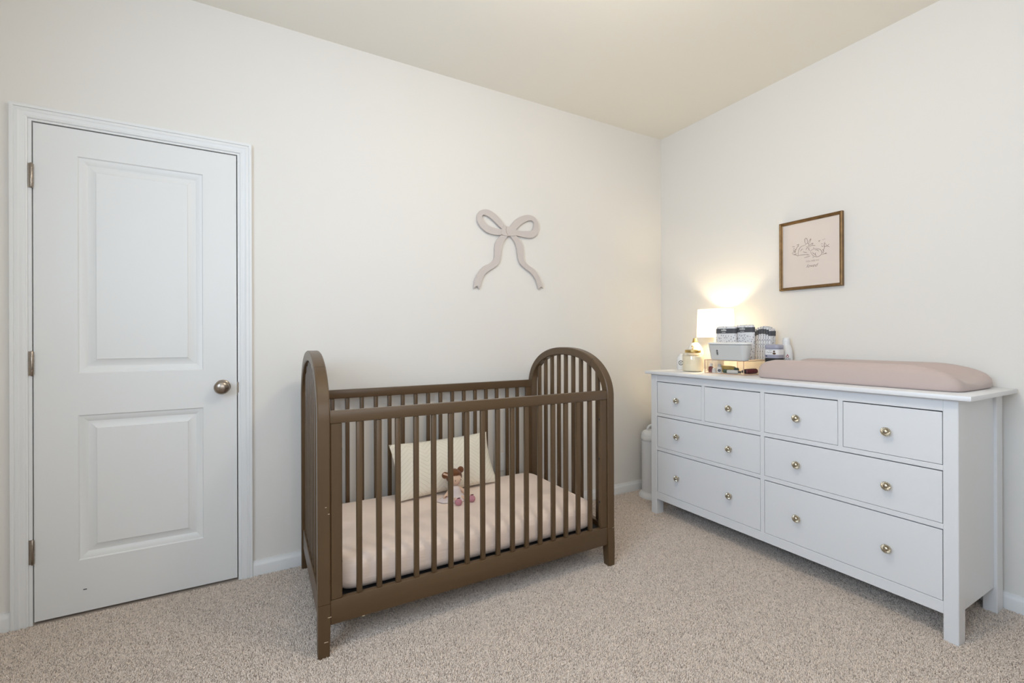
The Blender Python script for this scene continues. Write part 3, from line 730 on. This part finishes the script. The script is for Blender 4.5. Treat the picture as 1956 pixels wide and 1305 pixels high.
SK = [
[(-1.0615,1.6629),(-1.0627,1.6782),(-1.0650,1.6921),(-1.0696,1.7033),(-1.0764,1.7115),(-1.0855,1.7158),(-1.0990,1.7181)],
[(-1.0990,1.7181),(-1.1057,1.7227),(-1.1102,1.7266),(-1.1168,1.7265),(-1.1234,1.7195),(-1.1212,1.7105),(-1.1145,1.7047),(-1.1079,1.7106)],
[(-1.1035,1.7255),(-1.1008,1.7378),(-1.1002,1.7521),(-1.1058,1.7580),(-1.1125,1.7520),(-1.1146,1.7399),(-1.1146,1.7293)],
[(-1.1256,1.7050),(-1.1300,1.7136),(-1.1387,1.7224),(-1.1453,1.7201),(-1.1387,1.7120),(-1.1299,1.7042)],
[(-1.1234,1.7008),(-1.1211,1.6941),(-1.1266,1.6815)],
[(-1.0603,1.6631),(-1.0808,1.6633),(-1.0988,1.6627),(-1.1166,1.6633)],
[(-1.0965,1.6442),(-1.1122,1.6476),(-1.1298,1.6506)],
[(-1.1299,1.6786),(-1.1452,1.6864),(-1.1646,1.6864),(-1.1816,1.6800),(-1.1900,1.6682),(-1.1921,1.6564),(-1.1857,1.6460),(-1.1730,1.6401),(-1.1601,1.6410),(-1.1451,1.6504),(-1.1364,1.6635),(-1.1310,1.6760)],
[(-1.1581,1.6645),(-1.1570,1.6554),(-1.1623,1.6441)],[(-1.1387,1.7096),(-1.1582,1.7061)],[(-1.1474,1.6964),(-1.1495,1.6903)],
[(-1.1920,1.6473),(-1.2046,1.6509),(-1.2191,1.6492)],
[(-1.2025,1.6592),(-1.2005,1.6732),(-1.2057,1.6860),(-1.2037,1.7000),(-1.2069,1.7176)],[(-1.1964,1.7082),(-1.1880,1.7098)],
[(-1.2130,1.7006),(-1.2315,1.6847)],[(-1.2026,1.6934),(-1.2213,1.6900)],[(-1.1732,1.7275),(-1.1838,1.7312)],[(-1.1965,1.7310),(-1.2006,1.7325)],
[(-1.2048,1.7339),(-1.2090,1.7343)],[(-1.1942,1.6766),(-1.2026,1.6683)],
[(-1.0442,1.6813),(-1.0466,1.6929),(-1.0536,1.7085),(-1.0674,1.7299)],[(-1.0280,1.7227),(-1.0432,1.7199)],[(-1.0350,1.7118),(-1.0420,1.7081)],
[(-1.0536,1.7276),(-1.0674,1.7287)],[(-1.0326,1.6941),(-1.0466,1.6833)],[(-1.0372,1.6729),(-1.0558,1.6758)],[(-1.0256,1.6821),(-1.0373,1.6849)],
[(-1.1180,1.7290),(-1.1260,1.7420),(-1.1330,1.7500),(-1.1320,1.7400),(-1.1250,1.7260)],[(-1.0760,1.6860),(-1.0820,1.6960),(-1.0900,1.6980)],[(-1.0900,1.6820),(-1.1000,1.6760),(-1.1120,1.6740)],
[(-1.1060,1.6900),(-1.1100,1.6980),(-1.1180,1.7010)],[(-1.1560,1.6800),(-1.1680,1.6780),(-1.1760,1.6700)],[(-1.1420,1.6700),(-1.1480,1.6600),(-1.1560,1.6560)],
[(-1.0340,1.7040),(-1.0400,1.6960),(-1.0480,1.6880)],[(-1.0420,1.6990),(-1.0520,1.7040)],[(-1.0600,1.7180),(-1.0660,1.7200)],[(-1.0300,1.6760),(-1.0460,1.6700),(-1.0620,1.6600)],
[(-1.1990,1.6920),(-1.1900,1.6980)],[(-1.2120,1.7100),(-1.2060,1.7040)],[(-1.2240,1.6980),(-1.2300,1.7000)],[(-1.1800,1.7230),(-1.1780,1.7270)],[(-1.2000,1.6560),(-1.1960,1.6640)],[(-1.2160,1.6560),(-1.2060,1.6500)],
[(-1.1100,1.6590),(-1.1240,1.6580)],[(-1.1420,1.6420),(-1.1500,1.6400)]]
b = new_bm()
for st in SK:
    P = smooth_open(st, 3); n = len(P)
    for sgn in (1,):
        L, R = [], []
        for i, p in enumerate(P):
            d = (Vector(P[min(i + 1, n - 1)]) - Vector(P[max(i - 1, 0)])); d.normalize()
            wd = 0.0010 * (0.55 + 0.6 * math.sin(PI * (i + 0.5) / n))
            L.append(b.verts.new((-0.01225, p[0] - d.y * wd, p[1] + d.x * wd))); R.append(b.verts.new((-0.01225, p[0] + d.y * wd, p[1] - d.x * wd)))
        for i in range(n - 1): b.faces.new((L[i], L[i + 1], R[i + 1], R[i]))
obj('rabbit_drawing', b, M['ink'], pp, smooth=0)
b = new_bm(); text_facing_minus_x(b, 'YOU ARE SO', 0.0125, -0.0122, -1.141, 1.6165); obj('lettering', b, M['ink2'], pp, smooth=0)
b = new_bm(); text_facing_minus_x(b, 'loved', 0.027, -0.0122, -1.136, 1.585, shear=0.5, bold=-0.0003); obj('lettering', b, M['ink'], pp, smooth=0)

# ------------------------------------------------------------------ things on the dresser
TZ = 0.9557
LXc, LYc = -0.136, -0.594
lamp = empty('table_lamp', (LXc, LYc, TZ), 'lit table lamp with a white drum shade in the corner of the dresser', 'lamp')
b = new_bm(); lathe(b, [(0, 0), (0.048, 0), (0.052, 0.006), (0.050, 0.03), (0.052, 0.07), (0.046, 0.11), (0.030, 0.145), (0.014, 0.165), (0.012, 0.19), (0, 0.19)], LXc, LYc, 32, 'z', TZ)
obj('base', b, M['ceramic'], lamp, smooth=60)
b = new_bm(); lathe(b, [(0, 0.188), (0.010, 0.188), (0.010, 0.25), (0, 0.25)], LXc, LYc, 16, 'z', TZ); obj('socket', b, M['ceramic'], lamp)
b = new_bm(); ZB, ZT, RB, RT = 1.180, 1.366, 0.116, 0.111
lathe_pts = [(RB, ZB), (RT, ZT), (RT - 0.002, ZT), (RB - 0.002, ZB)]
rings = [[b.verts.new((LXc + r * math.cos(2 * PI * i / 48), LYc + r * math.sin(2 * PI * i / 48), z)) for i in range(48)] for r, z in lathe_pts[:2]]
for i in range(48): b.faces.new((rings[0][i], rings[0][(i + 1) % 48], rings[1][(i + 1) % 48], rings[1][i]))
sh = obj('lamp_shade', b, M['shade'], lamp, smooth=80)
b = new_bm()
for k in range(3):
    a = 2 * PI * k / 3; tube(b, [(LXc, LYc, 1.345), (LXc + (RT - 0.001) * math.cos(a), LYc + (RT - 0.001) * math.sin(a), 1.360)], 0.0015, 6)
obj('shade_ring', b, M['gold'], sh)
b = new_bm(); ellipsoid(b, (LXc, LYc, 1.258), (0.026, 0.026, 0.032)); obj('bulb', b, M['bulb'], lamp, smooth=80)

bell = empty('bell_diffuser', (-0.200, -0.482, TZ), 'white bell-shaped bottle with a brass cone cap between glass jar and lamp', 'bottle')
b = new_bm(); lathe(b, [(0, 0), (0.052, 0), (0.055, 0.01), (0.055, 0.09), (0.054, 0.12), (0.050, 0.142), (0.040, 0.163), (0.027, 0.180), (0.019, 0.188), (0, 0.189)], -0.200, -0.482, 32, 'z', TZ); obj('body', b, M['ceramic'], bell, smooth=60)
b = new_bm(); lathe(b, [(0, 0.187), (0.019, 0.188), (0.012, 0.218), (0.0, 0.219)], -0.200, -0.482, 28, 'z', TZ); obj('cap', b, M['gold'], bell)

JX, JY = -0.318, -0.560
jar = empty('glass_jar', (JX, JY, TZ), 'clear glass jar of cream cotton with a brass lid at the dresser corner', 'jar')
b = new_bm(); lathe(b, [(0, 0.0), (0.060, 0.0), (0.066, 0.006), (0.066, 0.108), (0.062, 0.117), (0.050, 0.121), (0.050, 0.124)], JX, JY, 36, 'z', TZ)
obj('glass_body', b, M['glass'], jar, smooth=50)
b = new_bm()
rnd = random.Random(4)
lathe(b, [(0, 0.004), (0.060, 0.004), (0.062, 0.01), (0.062, 0.095), (0.055, 0.102), (0, 0.105)], JX, JY, 32, 'z', TZ)
for k in range(26):
    a = rnd.uniform(0, 2 * PI); r = rnd.uniform(0.0, 0.045); ellipsoid(b, (JX + r * math.cos(a), JY + r * math.sin(a), TZ + 0.097), (0.014, 0.014, 0.010), 10, 6)
obj('cotton_filling', b, M['cream'], jar, smooth=60)
b = new_bm(); lathe(b, [(0, 0.122), (0.048, 0.1225), (0.050, 0.127), (0.050, 0.132), (0.050, 0.134), (0.050, 0.139), (0.047, 0.142), (0, 0.143)], JX, JY, 36, 'z', TZ); lid = obj('lid', b, M['gold'], jar, smooth=40)
b = new_bm(); tube(b, [(JX, JY, TZ + 0.142), (JX - 0.003, JY + 0.002, TZ + 0.152), (JX + 0.002, JY - 0.004, TZ + 0.160), (JX, JY + 0.004, TZ + 0.166), (JX, JY + 0.009, TZ + 0.164)], 0.0042, 8); obj('lid_knob', b, M['gold'], lid)

sb = empty('small_bottle', (-0.245, -0.405, TZ), 'little white bottle with a round dark emblem at the dresser end beside the jar', 'bottle')
b = new_bm(); lathe(b, [(0, 0), (0.028, 0), (0.030, 0.004), (0.030, 0.075), (0.026, 0.088), (0.015, 0.096), (0.013, 0.108), (0, 0.109)], -0.245, -0.405, 28, 'z', TZ); obj('body', b, M['plastic'], sb, smooth=50)
b = new_bm()
def emblem(bm, cx, cy, R, z, r0, r1, a_dir, n=24):   # ring wrapped on a cylinder
    A, B = [], []
    for k in range(n):
        t = 2 * PI * k / n
        for r, L in ((r0, A), (r1, B)):
            s = r * math.cos(t) / R; L.append(bm.verts.new((cx + (R + 0.0005) * math.cos(a_dir + s), cy + (R + 0.0005) * math.sin(a_dir + s), z + r * math.sin(t))))
    for k in range(n): bm.faces.new((A[k], A[(k + 1) % n], B[(k + 1) % n], B[k]))
emblem(b, -0.245, -0.405, 0.030, TZ + 0.048, 0.0115, 0.0165, -2.55); emblem(b, -0.245, -0.405, 0.030, TZ + 0.048, 0.0002, 0.0045, -2.55)
obj('printed_emblem', b, M['slot'], sb, smooth=0)

# clear acrylic organiser with rose-gold edges
OX0, OX1, OY0, OY1, OZ0, OZ1 = -0.370, -0.045, -0.691, -0.952, TZ, 1.0405
org = empty('acrylic_organizer', ((OX0 + OX1) / 2, (OY0 + OY1) / 2, TZ), 'clear acrylic organizer box with rose-gold edges holding small bottles and tubes', 'organizer')
b = new_bm(); t_ = 0.003
box(b, OX0, OX1, OY0, OY1, OZ0, OZ0 + t_); box(b, OX0, OX1, OY0, OY1, OZ1 - t_, OZ1)
box(b, OX0, OX0 + t_, OY0, OY1, OZ0 + t_, OZ1 - t_); box(b, OX1 - t_, OX1, OY0, OY1, OZ0 + t_, OZ1 - t_)
box(b, OX0 + t_, OX1 - t_, OY0, OY0 - t_, OZ0 + t_, OZ1 - t_); box(b, OX0 + t_, OX1 - t_, OY1 + t_, OY1, OZ0 + t_, OZ1 - t_)
obj('acrylic_box', b, M['acrylic'], org, smooth=0)
b = new_bm(); e = 0.0018
for y in (OY0, OY1):
    for x in (OX0, OX1): box(b, x - e, x + e, y - e, y + e, OZ0, OZ1)
    for z in (OZ0 + e, OZ1 - e): box(b, OX0, OX1, y - e, y + e, z - e, z + e)
for x in (OX0, OX1):
    for z in (OZ0 + e, OZ1 - e): box(b, x - e, x + e, OY1, OY0, z - e, z + e)
obj('edge_trim', b, M['copper'], org, smooth=0)
IZ = OZ0 + t_ + 0.0003
def upright(name, x, y, r, h, m_body, m_cap, cap_h, label, cat='bottle'):
    o = empty(name, (x, y, IZ), label, cat, 'toiletries inside the clear organizer')
    b = new_bm(); lathe(b, [(0, 0), (r, 0), (r, h * 0.8), (r * 0.7, h * 0.9), (r * 0.5, h), (0, h)], x, y, 20, 'z', IZ); obj('body', b, m_body, o, smooth=40)
    b = new_bm(); lathe(b, [(0, h * 0.97), (r * 0.72, h * 0.97), (r * 0.72, h + cap_h), (0, h + cap_h)], x, y, 20, 'z', IZ); obj('cap', b, m_cap, o, smooth=40)
    return o
upright('vitamin_bottle', -0.340, -0.7125, 0.0145, 0.040, M['maroon'], M['plastic'], 0.016, 'small maroon bottle with a white cap standing leftmost inside the clear organizer')
upright('dropper_bottle', -0.350, -0.742, 0.012, 0.024, M['plastic'], M['plastic'], 0.006, 'tiny round white bottle inside the organizer beside the maroon one')
o = upright('ointment_bottle', -0.336, -0.770, 0.0155, 0.040, M['plastic'], M['greyplastic'], 0.014, 'white bottle with a navy stripe and grey cap standing inside the clear organizer')
b = new_bm(); emblem(b, -0.336, -0.770, 0.0157, IZ + 0.016, 0.002, 0.0085, -2.6, 16); obj('navy_stripe', b, M['navy'], o)
def lying_tube(name, p0, p1, r, m_body, m_cap, label, flat=0.6):
    p0, p1 = Vector(p0), Vector(p1); o = empty(name, tuple((p0 + p1) / 2 - Vector((0, 0, r))), label, 'tube', 'toiletries inside the clear organizer')
    d = (p1 - p0)
    b = new_bm(); tube(b, [p0 + d * k for k in (0, 0.04, 0.5, 0.78, 0.82)], [r * 0.8, r, r, r * 0.9, r * 0.5], 14); obj('body', b, m_body, o, smooth=50)
    b = new_bm(); tube(b, [p0 + d * k for k in (0.81, 0.82, 0.98, 1.0)], [r * 0.5, r * 0.55, r * 0.55, r * 0.45], 14); obj('cap', b, m_cap, o, smooth=50)
    return o
lying_tube('green_tube', (-0.325, -0.790, IZ + 0.0125), (-0.312, -0.868, IZ + 0.0125), 0.012, M['green'], M['slot'], 'dark green tube lying at the front inside the clear organizer')
lying_tube('yellow_tube', (-0.275, -0.735, IZ + 0.022), (-0.270, -0.850, IZ + 0.022), 0.021, M['yellow'], M['green'], 'yellow tube with green cap lying behind the green one inside the organizer')
lying_tube('white_tube', (-0.352, -0.835, IZ + 0.0125), (-0.335, -0.912, IZ + 0.0125), 0.012, M['plastic'], M['slot'], 'white tube with a black cap lying at the front inside the clear organizer')
lying_tube('syrup_bottle', (-0.215, -0.928, IZ + 0.0165), (-0.330, -0.918, IZ + 0.0165), 0.016, M['maroon'], M['slot'], 'maroon bottle with a black cap lying at the right end of the clear organizer')

# wipes dispenser on the organiser
WX, WYc, WZb = -0.360, -0.855, OZ1 + 0.0004
wp = empty('wipes_dispenser', (WX, WYc, WZb), 'pale grey wipes dispenser box standing on the clear acrylic organizer', 'wipes box')
b = new_bm(); rr_stack(b, WX, WYc, 0.046, 0.132, 0.040, [(WZb, 0.022), (WZb + 0.003, 0.018), (WZb + 0.012, 0.015), (WZb + 0.075, 0.004), (WZb + 0.092, 0.0015)], 6); obj('bin_body', b, M['greyplastic'], wp, smooth=40)
b = new_bm(); rr_stack(b, WX, WYc, 0.046, 0.132, 0.040, [(WZb + 0.0915, 0.006), (WZb + 0.0945, 0.006)], 6); obj('lid_gap', b, M['slot'], wp)
b = new_bm(); rr_stack(b, WX, WYc, 0.046, 0.132, 0.040, [(WZb + 0.0945, 0.001), (WZb + 0.097, -0.001), (WZb + 0.104, 0.0), (WZb + 0.107, 0.006)], 6); obj('lid', b, M['plastic'], wp, smooth=40)
b = new_bm()
for z0, z1, m_ in ((0.030, 0.062, 0),):
    for k in range(1):
        t = bmesh.new(); P = rrect(0.0058, 0.0165, 0.0056, 5)
        def sx(z): return WX - 0.046 + 0.015 - (z - 0.012) / 0.063 * 0.011 - 0.0007
        A = [t.verts.new((sx(0.046 + v), -0.800 + u, WZb + 0.046 + v)) for u, v in P]; t.faces.new(A); merge(b, t)
lg = obj('logo_pill', b, M['slot'], wp, smooth=0)
b = new_bm(); text_facing_minus_x(b, 'U', 0.010, sx(0.050) - 0.0006, -0.800, WZb + 0.047); text_facing_minus_x(b, 'o', 0.009, sx(0.036) - 0.0006, -0.800, WZb + 0.034); obj('logo_lettering', b, M['greyplastic'], lg, smooth=0)

# diapers: two facing the room, a row standing on edge
def diaper(x, y, hx, hy, h, label, facing, lean=0.0):
    o = empty('diaper', (x, y, OZ1 + 0.0004), label, 'diaper', 'printed diapers on the clear organizer')
    z0 = OZ1 + 0.0004; b = new_bm()
    lv = [(z0, 0.006), (z0 + 0.008, 0.0), (z0 + h * 0.6, 0.0), (z0 + h - 0.014, 0.001), (z0 + h - 0.005, 0.004), (z0 + h, 0.010)]
    lv = [(z, min(i, min(hx, hy) - 0.002)) for z, i in lv]
    rr_stack(b, x, y, hx, hy, min(hx, hy) * 0.9, lv, 5)
    for v in b.verts: v.co.y += lean * (v.co.z - z0)
    obj('body', b, M['diaper'], o, smooth=50)
    b = new_bm(); r_ = min(hx, hy) * 0.9
    rr_stack(b, x, y, hx + 0.0007, hy + 0.0007, r_, [(z0 + h - 0.046, 0.0), (z0 + h - 0.016, 0.0006)], 5, False, False)
    for v in b.verts: v.co.y += lean * (v.co.z - z0)
    bd = obj('printed_band', b, M['band'], o, smooth=50)
    if facing:
        b = new_bm(); text_facing_minus_x(b, 'millie', 0.017, x - hx - 0.0013, y + 0.006, z0 + h - 0.030, bold=0.0003); text_facing_minus_x(b, 'moon', 0.011, x - hx - 0.0013, y + 0.006, z0 + h - 0.042)
        obj('band_lettering', b, M['white_ink'], bd, smooth=0)
    return o
diaper(-0.246, -0.754, 0.017, 0.068, 0.208, 'folded diaper facing the room behind the wipes box, left of two', True)
diaper(-0.205, -0.852, 0.018, 0.060, 0.214, 'folded diaper facing the room behind the wipes box, right of two', True)
for i, (y, hy, h) in enumerate(((-0.850, 0.016, 0.190), (-0.8745, 0.0068, 0.197), (-0.8900, 0.0068, 0.203), (-0.9055, 0.0068, 0.205), (-0.9210, 0.0068, 0.203), (-0.9365, 0.0068, 0.199), (-0.9520, 0.0068, 0.191))):
    pos = ['first from the left, widest', 'second from the left', 'third from the left', 'fourth from the left', 'fifth from the left', 'sixth from the left', 'rightmost, nearest the lavender tub'][i]
    diaper(-0.100, y, 0.030, hy, h, 'diaper standing on edge in the row by the wall, ' + pos, False, -0.03)

# lavender tub
TX, TY = -0.172, -1.0125
tub = empty('cream_tub', (TX, TY, TZ), 'lavender plastic tub with a white bear label between diapers and white bottle', 'tub')
b = new_bm(); rr_stack(b, TX, TY, 0.038, 0.041, 0.020, [(TZ, 0.004), (TZ + 0.004, 0.0), (TZ + 0.096, 0.0), (TZ + 0.100, 0.002)], 6); obj('base_ring', b, M['black'], tub, smooth=40)
b = new_bm(); rr_stack(b, TX, TY, 0.038, 0.041, 0.020, [(TZ + 0.100, 0.002), (TZ + 0.104, 0.0), (TZ + 0.155, 0.0), (TZ + 0.158, 0.003)], 6); bo = obj('body', b, M['lav'], tub, smooth=40)
b = new_bm(); rr_stack(b, TX, TY, 0.038, 0.041, 0.020, [(TZ + 0.158, 0.001), (TZ + 0.160, -0.001), (TZ + 0.174, -0.001), (TZ + 0.180, 0.006)], 6); obj('lid', b, M['lav'], tub, smooth=40)
b = new_bm(); rr_stack(b, TX, TY, 0.0386, 0.0416, 0.020, [(TZ + 0.120, 0), (TZ + 0.150, 0)], 6, False, False); lb = obj('label', b, M['white_ink'], bo, smooth=40)
b = new_bm(); lx = TX - 0.0392
tube(b, [(lx, TY + 0.022 - 0.0032 * k, TZ + 0.134 + 0.003 * math.sin(k * 1.3)) for k in range(11)], 0.0009, 5); tube(b, [(lx, TY + 0.010, TZ + 0.146), (lx, TY - 0.008, TZ + 0.146)], 0.0007, 5)
obj('label_writing', b, M['slot'], lb)
b = new_bm(); ellipsoid(b, (lx, TY - 0.022, TZ + 0.140), (0.0008, 0.006, 0.005), 12, 6); ellipsoid(b, (lx, TY - 0.0225, TZ + 0.1275), (0.0008, 0.010, 0.006), 12, 6); obj('label_picture', b, M['brown'], lb)
b = new_bm(); ellipsoid(b, (lx + 0.0006, TY + 0.024, TZ + 0.112), (0.0008, 0.006, 0.003), 12, 6); obj('printed_emblem', b, M['navy'], bo)

# white lotion bottle by the wall
BX, BY = -0.060, -1.018
bt = empty('lotion_bottle', (BX, BY, TZ), 'white lotion bottle with red swirl standing against the wall behind the changing pad', 'bottle')
b = new_bm(); lathe(b, [(0, 0), (0.034, 0), (0.036, 0.004), (0.036, 0.085), (0.034, 0.12), (0.031, 0.150), (0.024, 0.172), (0.020, 0.178), (0, 0.179)], BX, BY, 32, 'z', TZ, 1.0, 0.98); bb_ = obj('body', b, M['plastic'], bt, smooth=50)
b = new_bm(); lathe(b, [(0, 0.177), (0.021, 0.177), (0.021, 0.196), (0.019, 0.198), (0.0185, 0.214), (0.016, 0.219), (0, 0.220)], BX, BY, 28, 'z', TZ); obj('cap', b, M['plastic'], bt, smooth=40)
b = new_bm(); emblem(b, BX, BY, 0.0356, TZ + 0.108, 0.0045, 0.0075, -2.45, 18); emblem(b, BX, BY, 0.0356, TZ + 0.118, 0.001, 0.003, -2.45, 12); obj('red_swirl', b, M['red'], bb_, smooth=0)
b = new_bm(); me = text_mesh('CARE', 0.015)
for v in me.vertices:
    a = -2.50 + v.co.x / 0.0362; z_ = TZ + 0.088 + v.co.y; v.co = (BX + 0.0366 * math.cos(a), BY + 0.0366 * math.sin(a), z_)
b.from_mesh(me); bpy.data.meshes.remove(me); obj('lettering', b, M['navy'], bb_, smooth=0)

# ------------------------------------------------------------------ diaper pail in the corner
PX, PY = -0.264, -0.169
pail = empty('diaper_pail', (PX, PY, 0), 'white cylindrical diaper pail with a domed lid in the corner beside the dresser', 'diaper pail')
b = new_bm(); lathe(b, [(0, 0), (0.106, 0), (0.110, 0.006), (0.108, 0.022), (0.097, 0.036), (0.091, 0.042), (0.089, 0.05), (0, 0.05)], PX, PY, 48, 'z', 0.0); obj('base', b, M['plastic'], pail, smooth=40)
b = new_bm(); lathe(b, [(0, 0.045), (0.0885, 0.045), (0.0885, 0.418), (0, 0.418)], PX, PY, 48); obj('body', b, M['pail'], pail)
b = new_bm(); lathe(b, [(0, 0.415), (0.083, 0.415), (0.083, 0.424), (0.090, 0.426), (0.092, 0.433), (0.092, 0.449), (0.089, 0.454), (0.089, 0.460), (0.086, 0.474), (0.074, 0.488), (0.045, 0.495), (0, 0.497)], PX, PY, 48); ld = obj('lid', b, M['plastic'], pail, smooth=40)
b = new_bm(); P = []
for k in range(15):
    a = -0.15 + (PI + 0.3) * k / 14; P.append((PX - 0.010 + 0.036 * math.cos(a) * 0.874, PY + 0.006 - 0.036 * math.cos(a) * 0.486, 0.496 + 0.036 * math.sin(a)))
tube(b, P, 0.008, 10); obj('lid_handle', b, M['plastic'], ld, smooth=60)

# ------------------------------------------------------------------ carpet pile
def carpet_pile():
    rng = np.random.default_rng(7)
    x0, x1, y0, y1 = XL + 0.005, -0.005, -2.45, -0.017
    sp = 0.0038
    nx, ny = int((x1 - x0) / sp), int((y1 - y0) / sp)
    gx, gy = np.meshgrid(np.arange(nx), np.arange(ny), indexing='ij')
    px = (x0 + (gx + rng.uniform(0, 1, gx.shape)) * sp).ravel(); py = (y0 + (gy + rng.uniform(0, 1, gx.shape)) * sp).ravel()
    # only the floor this camera or one a step to its side could see
    keep = ~((px > DX0 - 0.06) & (px < DX1 + 0.06) & (py > -0.022))
    px, py = px[keep], py[keep]; n = len(px)
    h = rng.uniform(0.006, 0.010, n)
    # broad footprints in the pile: low frequency lean field
    fx = 0.35 * np.sin(px * 3.1 + 1.3 * np.sin(py * 4.0)) + 0.25 * np.sin(py * 5.3 + px * 2.2); fy = 0.35 * np.cos(py * 3.7 + 1.1 * np.sin(px * 3.0))
    lx = (fx * 0.4 + rng.normal(0, 0.42, n)) * h; ly = (fy * 0.4 + rng.normal(0, 0.42, n)) * h
    r = rng.uniform(0.0021, 0.0028, n); a0 = rng.uniform(0, 2 * np.pi, n)
    co = np.zeros((n, 7, 3), np.float32)
    for k in range(3):
        a = a0 + k * 2 * np.pi / 3
        co[:, k, 0] = px + r * 0.8 * np.cos(a); co[:, k, 1] = py + r * 0.8 * np.sin(a); co[:, k, 2] = -0.001
        co[:, 3 + k, 0] = px + lx * 0.6 + r * np.cos(a); co[:, 3 + k, 1] = py + ly * 0.6 + r * np.sin(a); co[:, 3 + k, 2] = h * 0.65
    co[:, 6, 0] = px + lx; co[:, 6, 1] = py + ly; co[:, 6, 2] = h
    base = (np.arange(n) * 7)[:, None]
    quads = np.concatenate([base + np.array([k, (k + 1) % 3, 3 + (k + 1) % 3, 3 + k]) for k in range(3)], 1).reshape(n, 3, 4)
    tris = np.concatenate([base + np.array([3 + k, 3 + (k + 1) % 3, 6]) for k in range(3)], 1).reshape(n, 3, 3)
    loops = np.concatenate([quads.reshape(n, 12), tris.reshape(n, 9)], 1).ravel().astype(np.int32)
    tot = np.tile(np.array([4, 4, 4, 3, 3, 3], np.int32), n); start = np.concatenate([[0], np.cumsum(tot)[:-1]]).astype(np.int32)
    me = bpy.data.meshes.new('carpet_pile')
    me.vertices.add(n * 7); me.vertices.foreach_set('co', co.ravel())
    me.loops.add(len(loops)); me.loops.foreach_set('vertex_index', loops)
    me.polygons.add(len(tot)); me.polygons.foreach_set('loop_start', start); me.polygons.foreach_set('loop_total', tot)
    me.polygons.foreach_set('use_smooth', np.ones(len(tot), bool))
    at = me.attributes.new('tuft', 'FLOAT', 'POINT')
    tv = rng.uniform(0, 1, n); at.data.foreach_set('value', np.repeat(tv, 7).astype(np.float32))
    me.update(calc_edges=True)
    m = mat('beige_carpet_yarn', (0.5, 0.43, 0.37), 0.95, sheen=0.15, spec=0.05)
    nt = m.node_tree; b = nt.nodes['Principled BSDF']
    an = nt.nodes.new('ShaderNodeAttribute'); an.attribute_name = 'tuft'
    cr = nt.nodes.new('ShaderNodeValToRGB'); el = cr.color_ramp.elements
    el[0].position = 0.0; el[0].color = (0.40, 0.325, 0.275, 1); el[1].position = 1.0; el[1].color = (0.90, 0.775, 0.675, 1)
    e1 = cr.color_ramp.elements.new(0.22); e1.color = (0.68, 0.575, 0.49, 1); e2 = cr.color_ramp.elements.new(0.6); e2.color = (0.78, 0.665, 0.575, 1)
    nt.links.new(an.outputs['Fac'], cr.inputs[0]); nt.links.new(cr.outputs[0], b.inputs['Base Color'])
    me.materials.append(m)
    o = bpy.data.objects.new('carpet_pile', me); COL.objects.link(o)
    tag(o, 'beige cut-pile carpet covering the bedroom floor', 'carpet', kind='stuff')
carpet_pile()
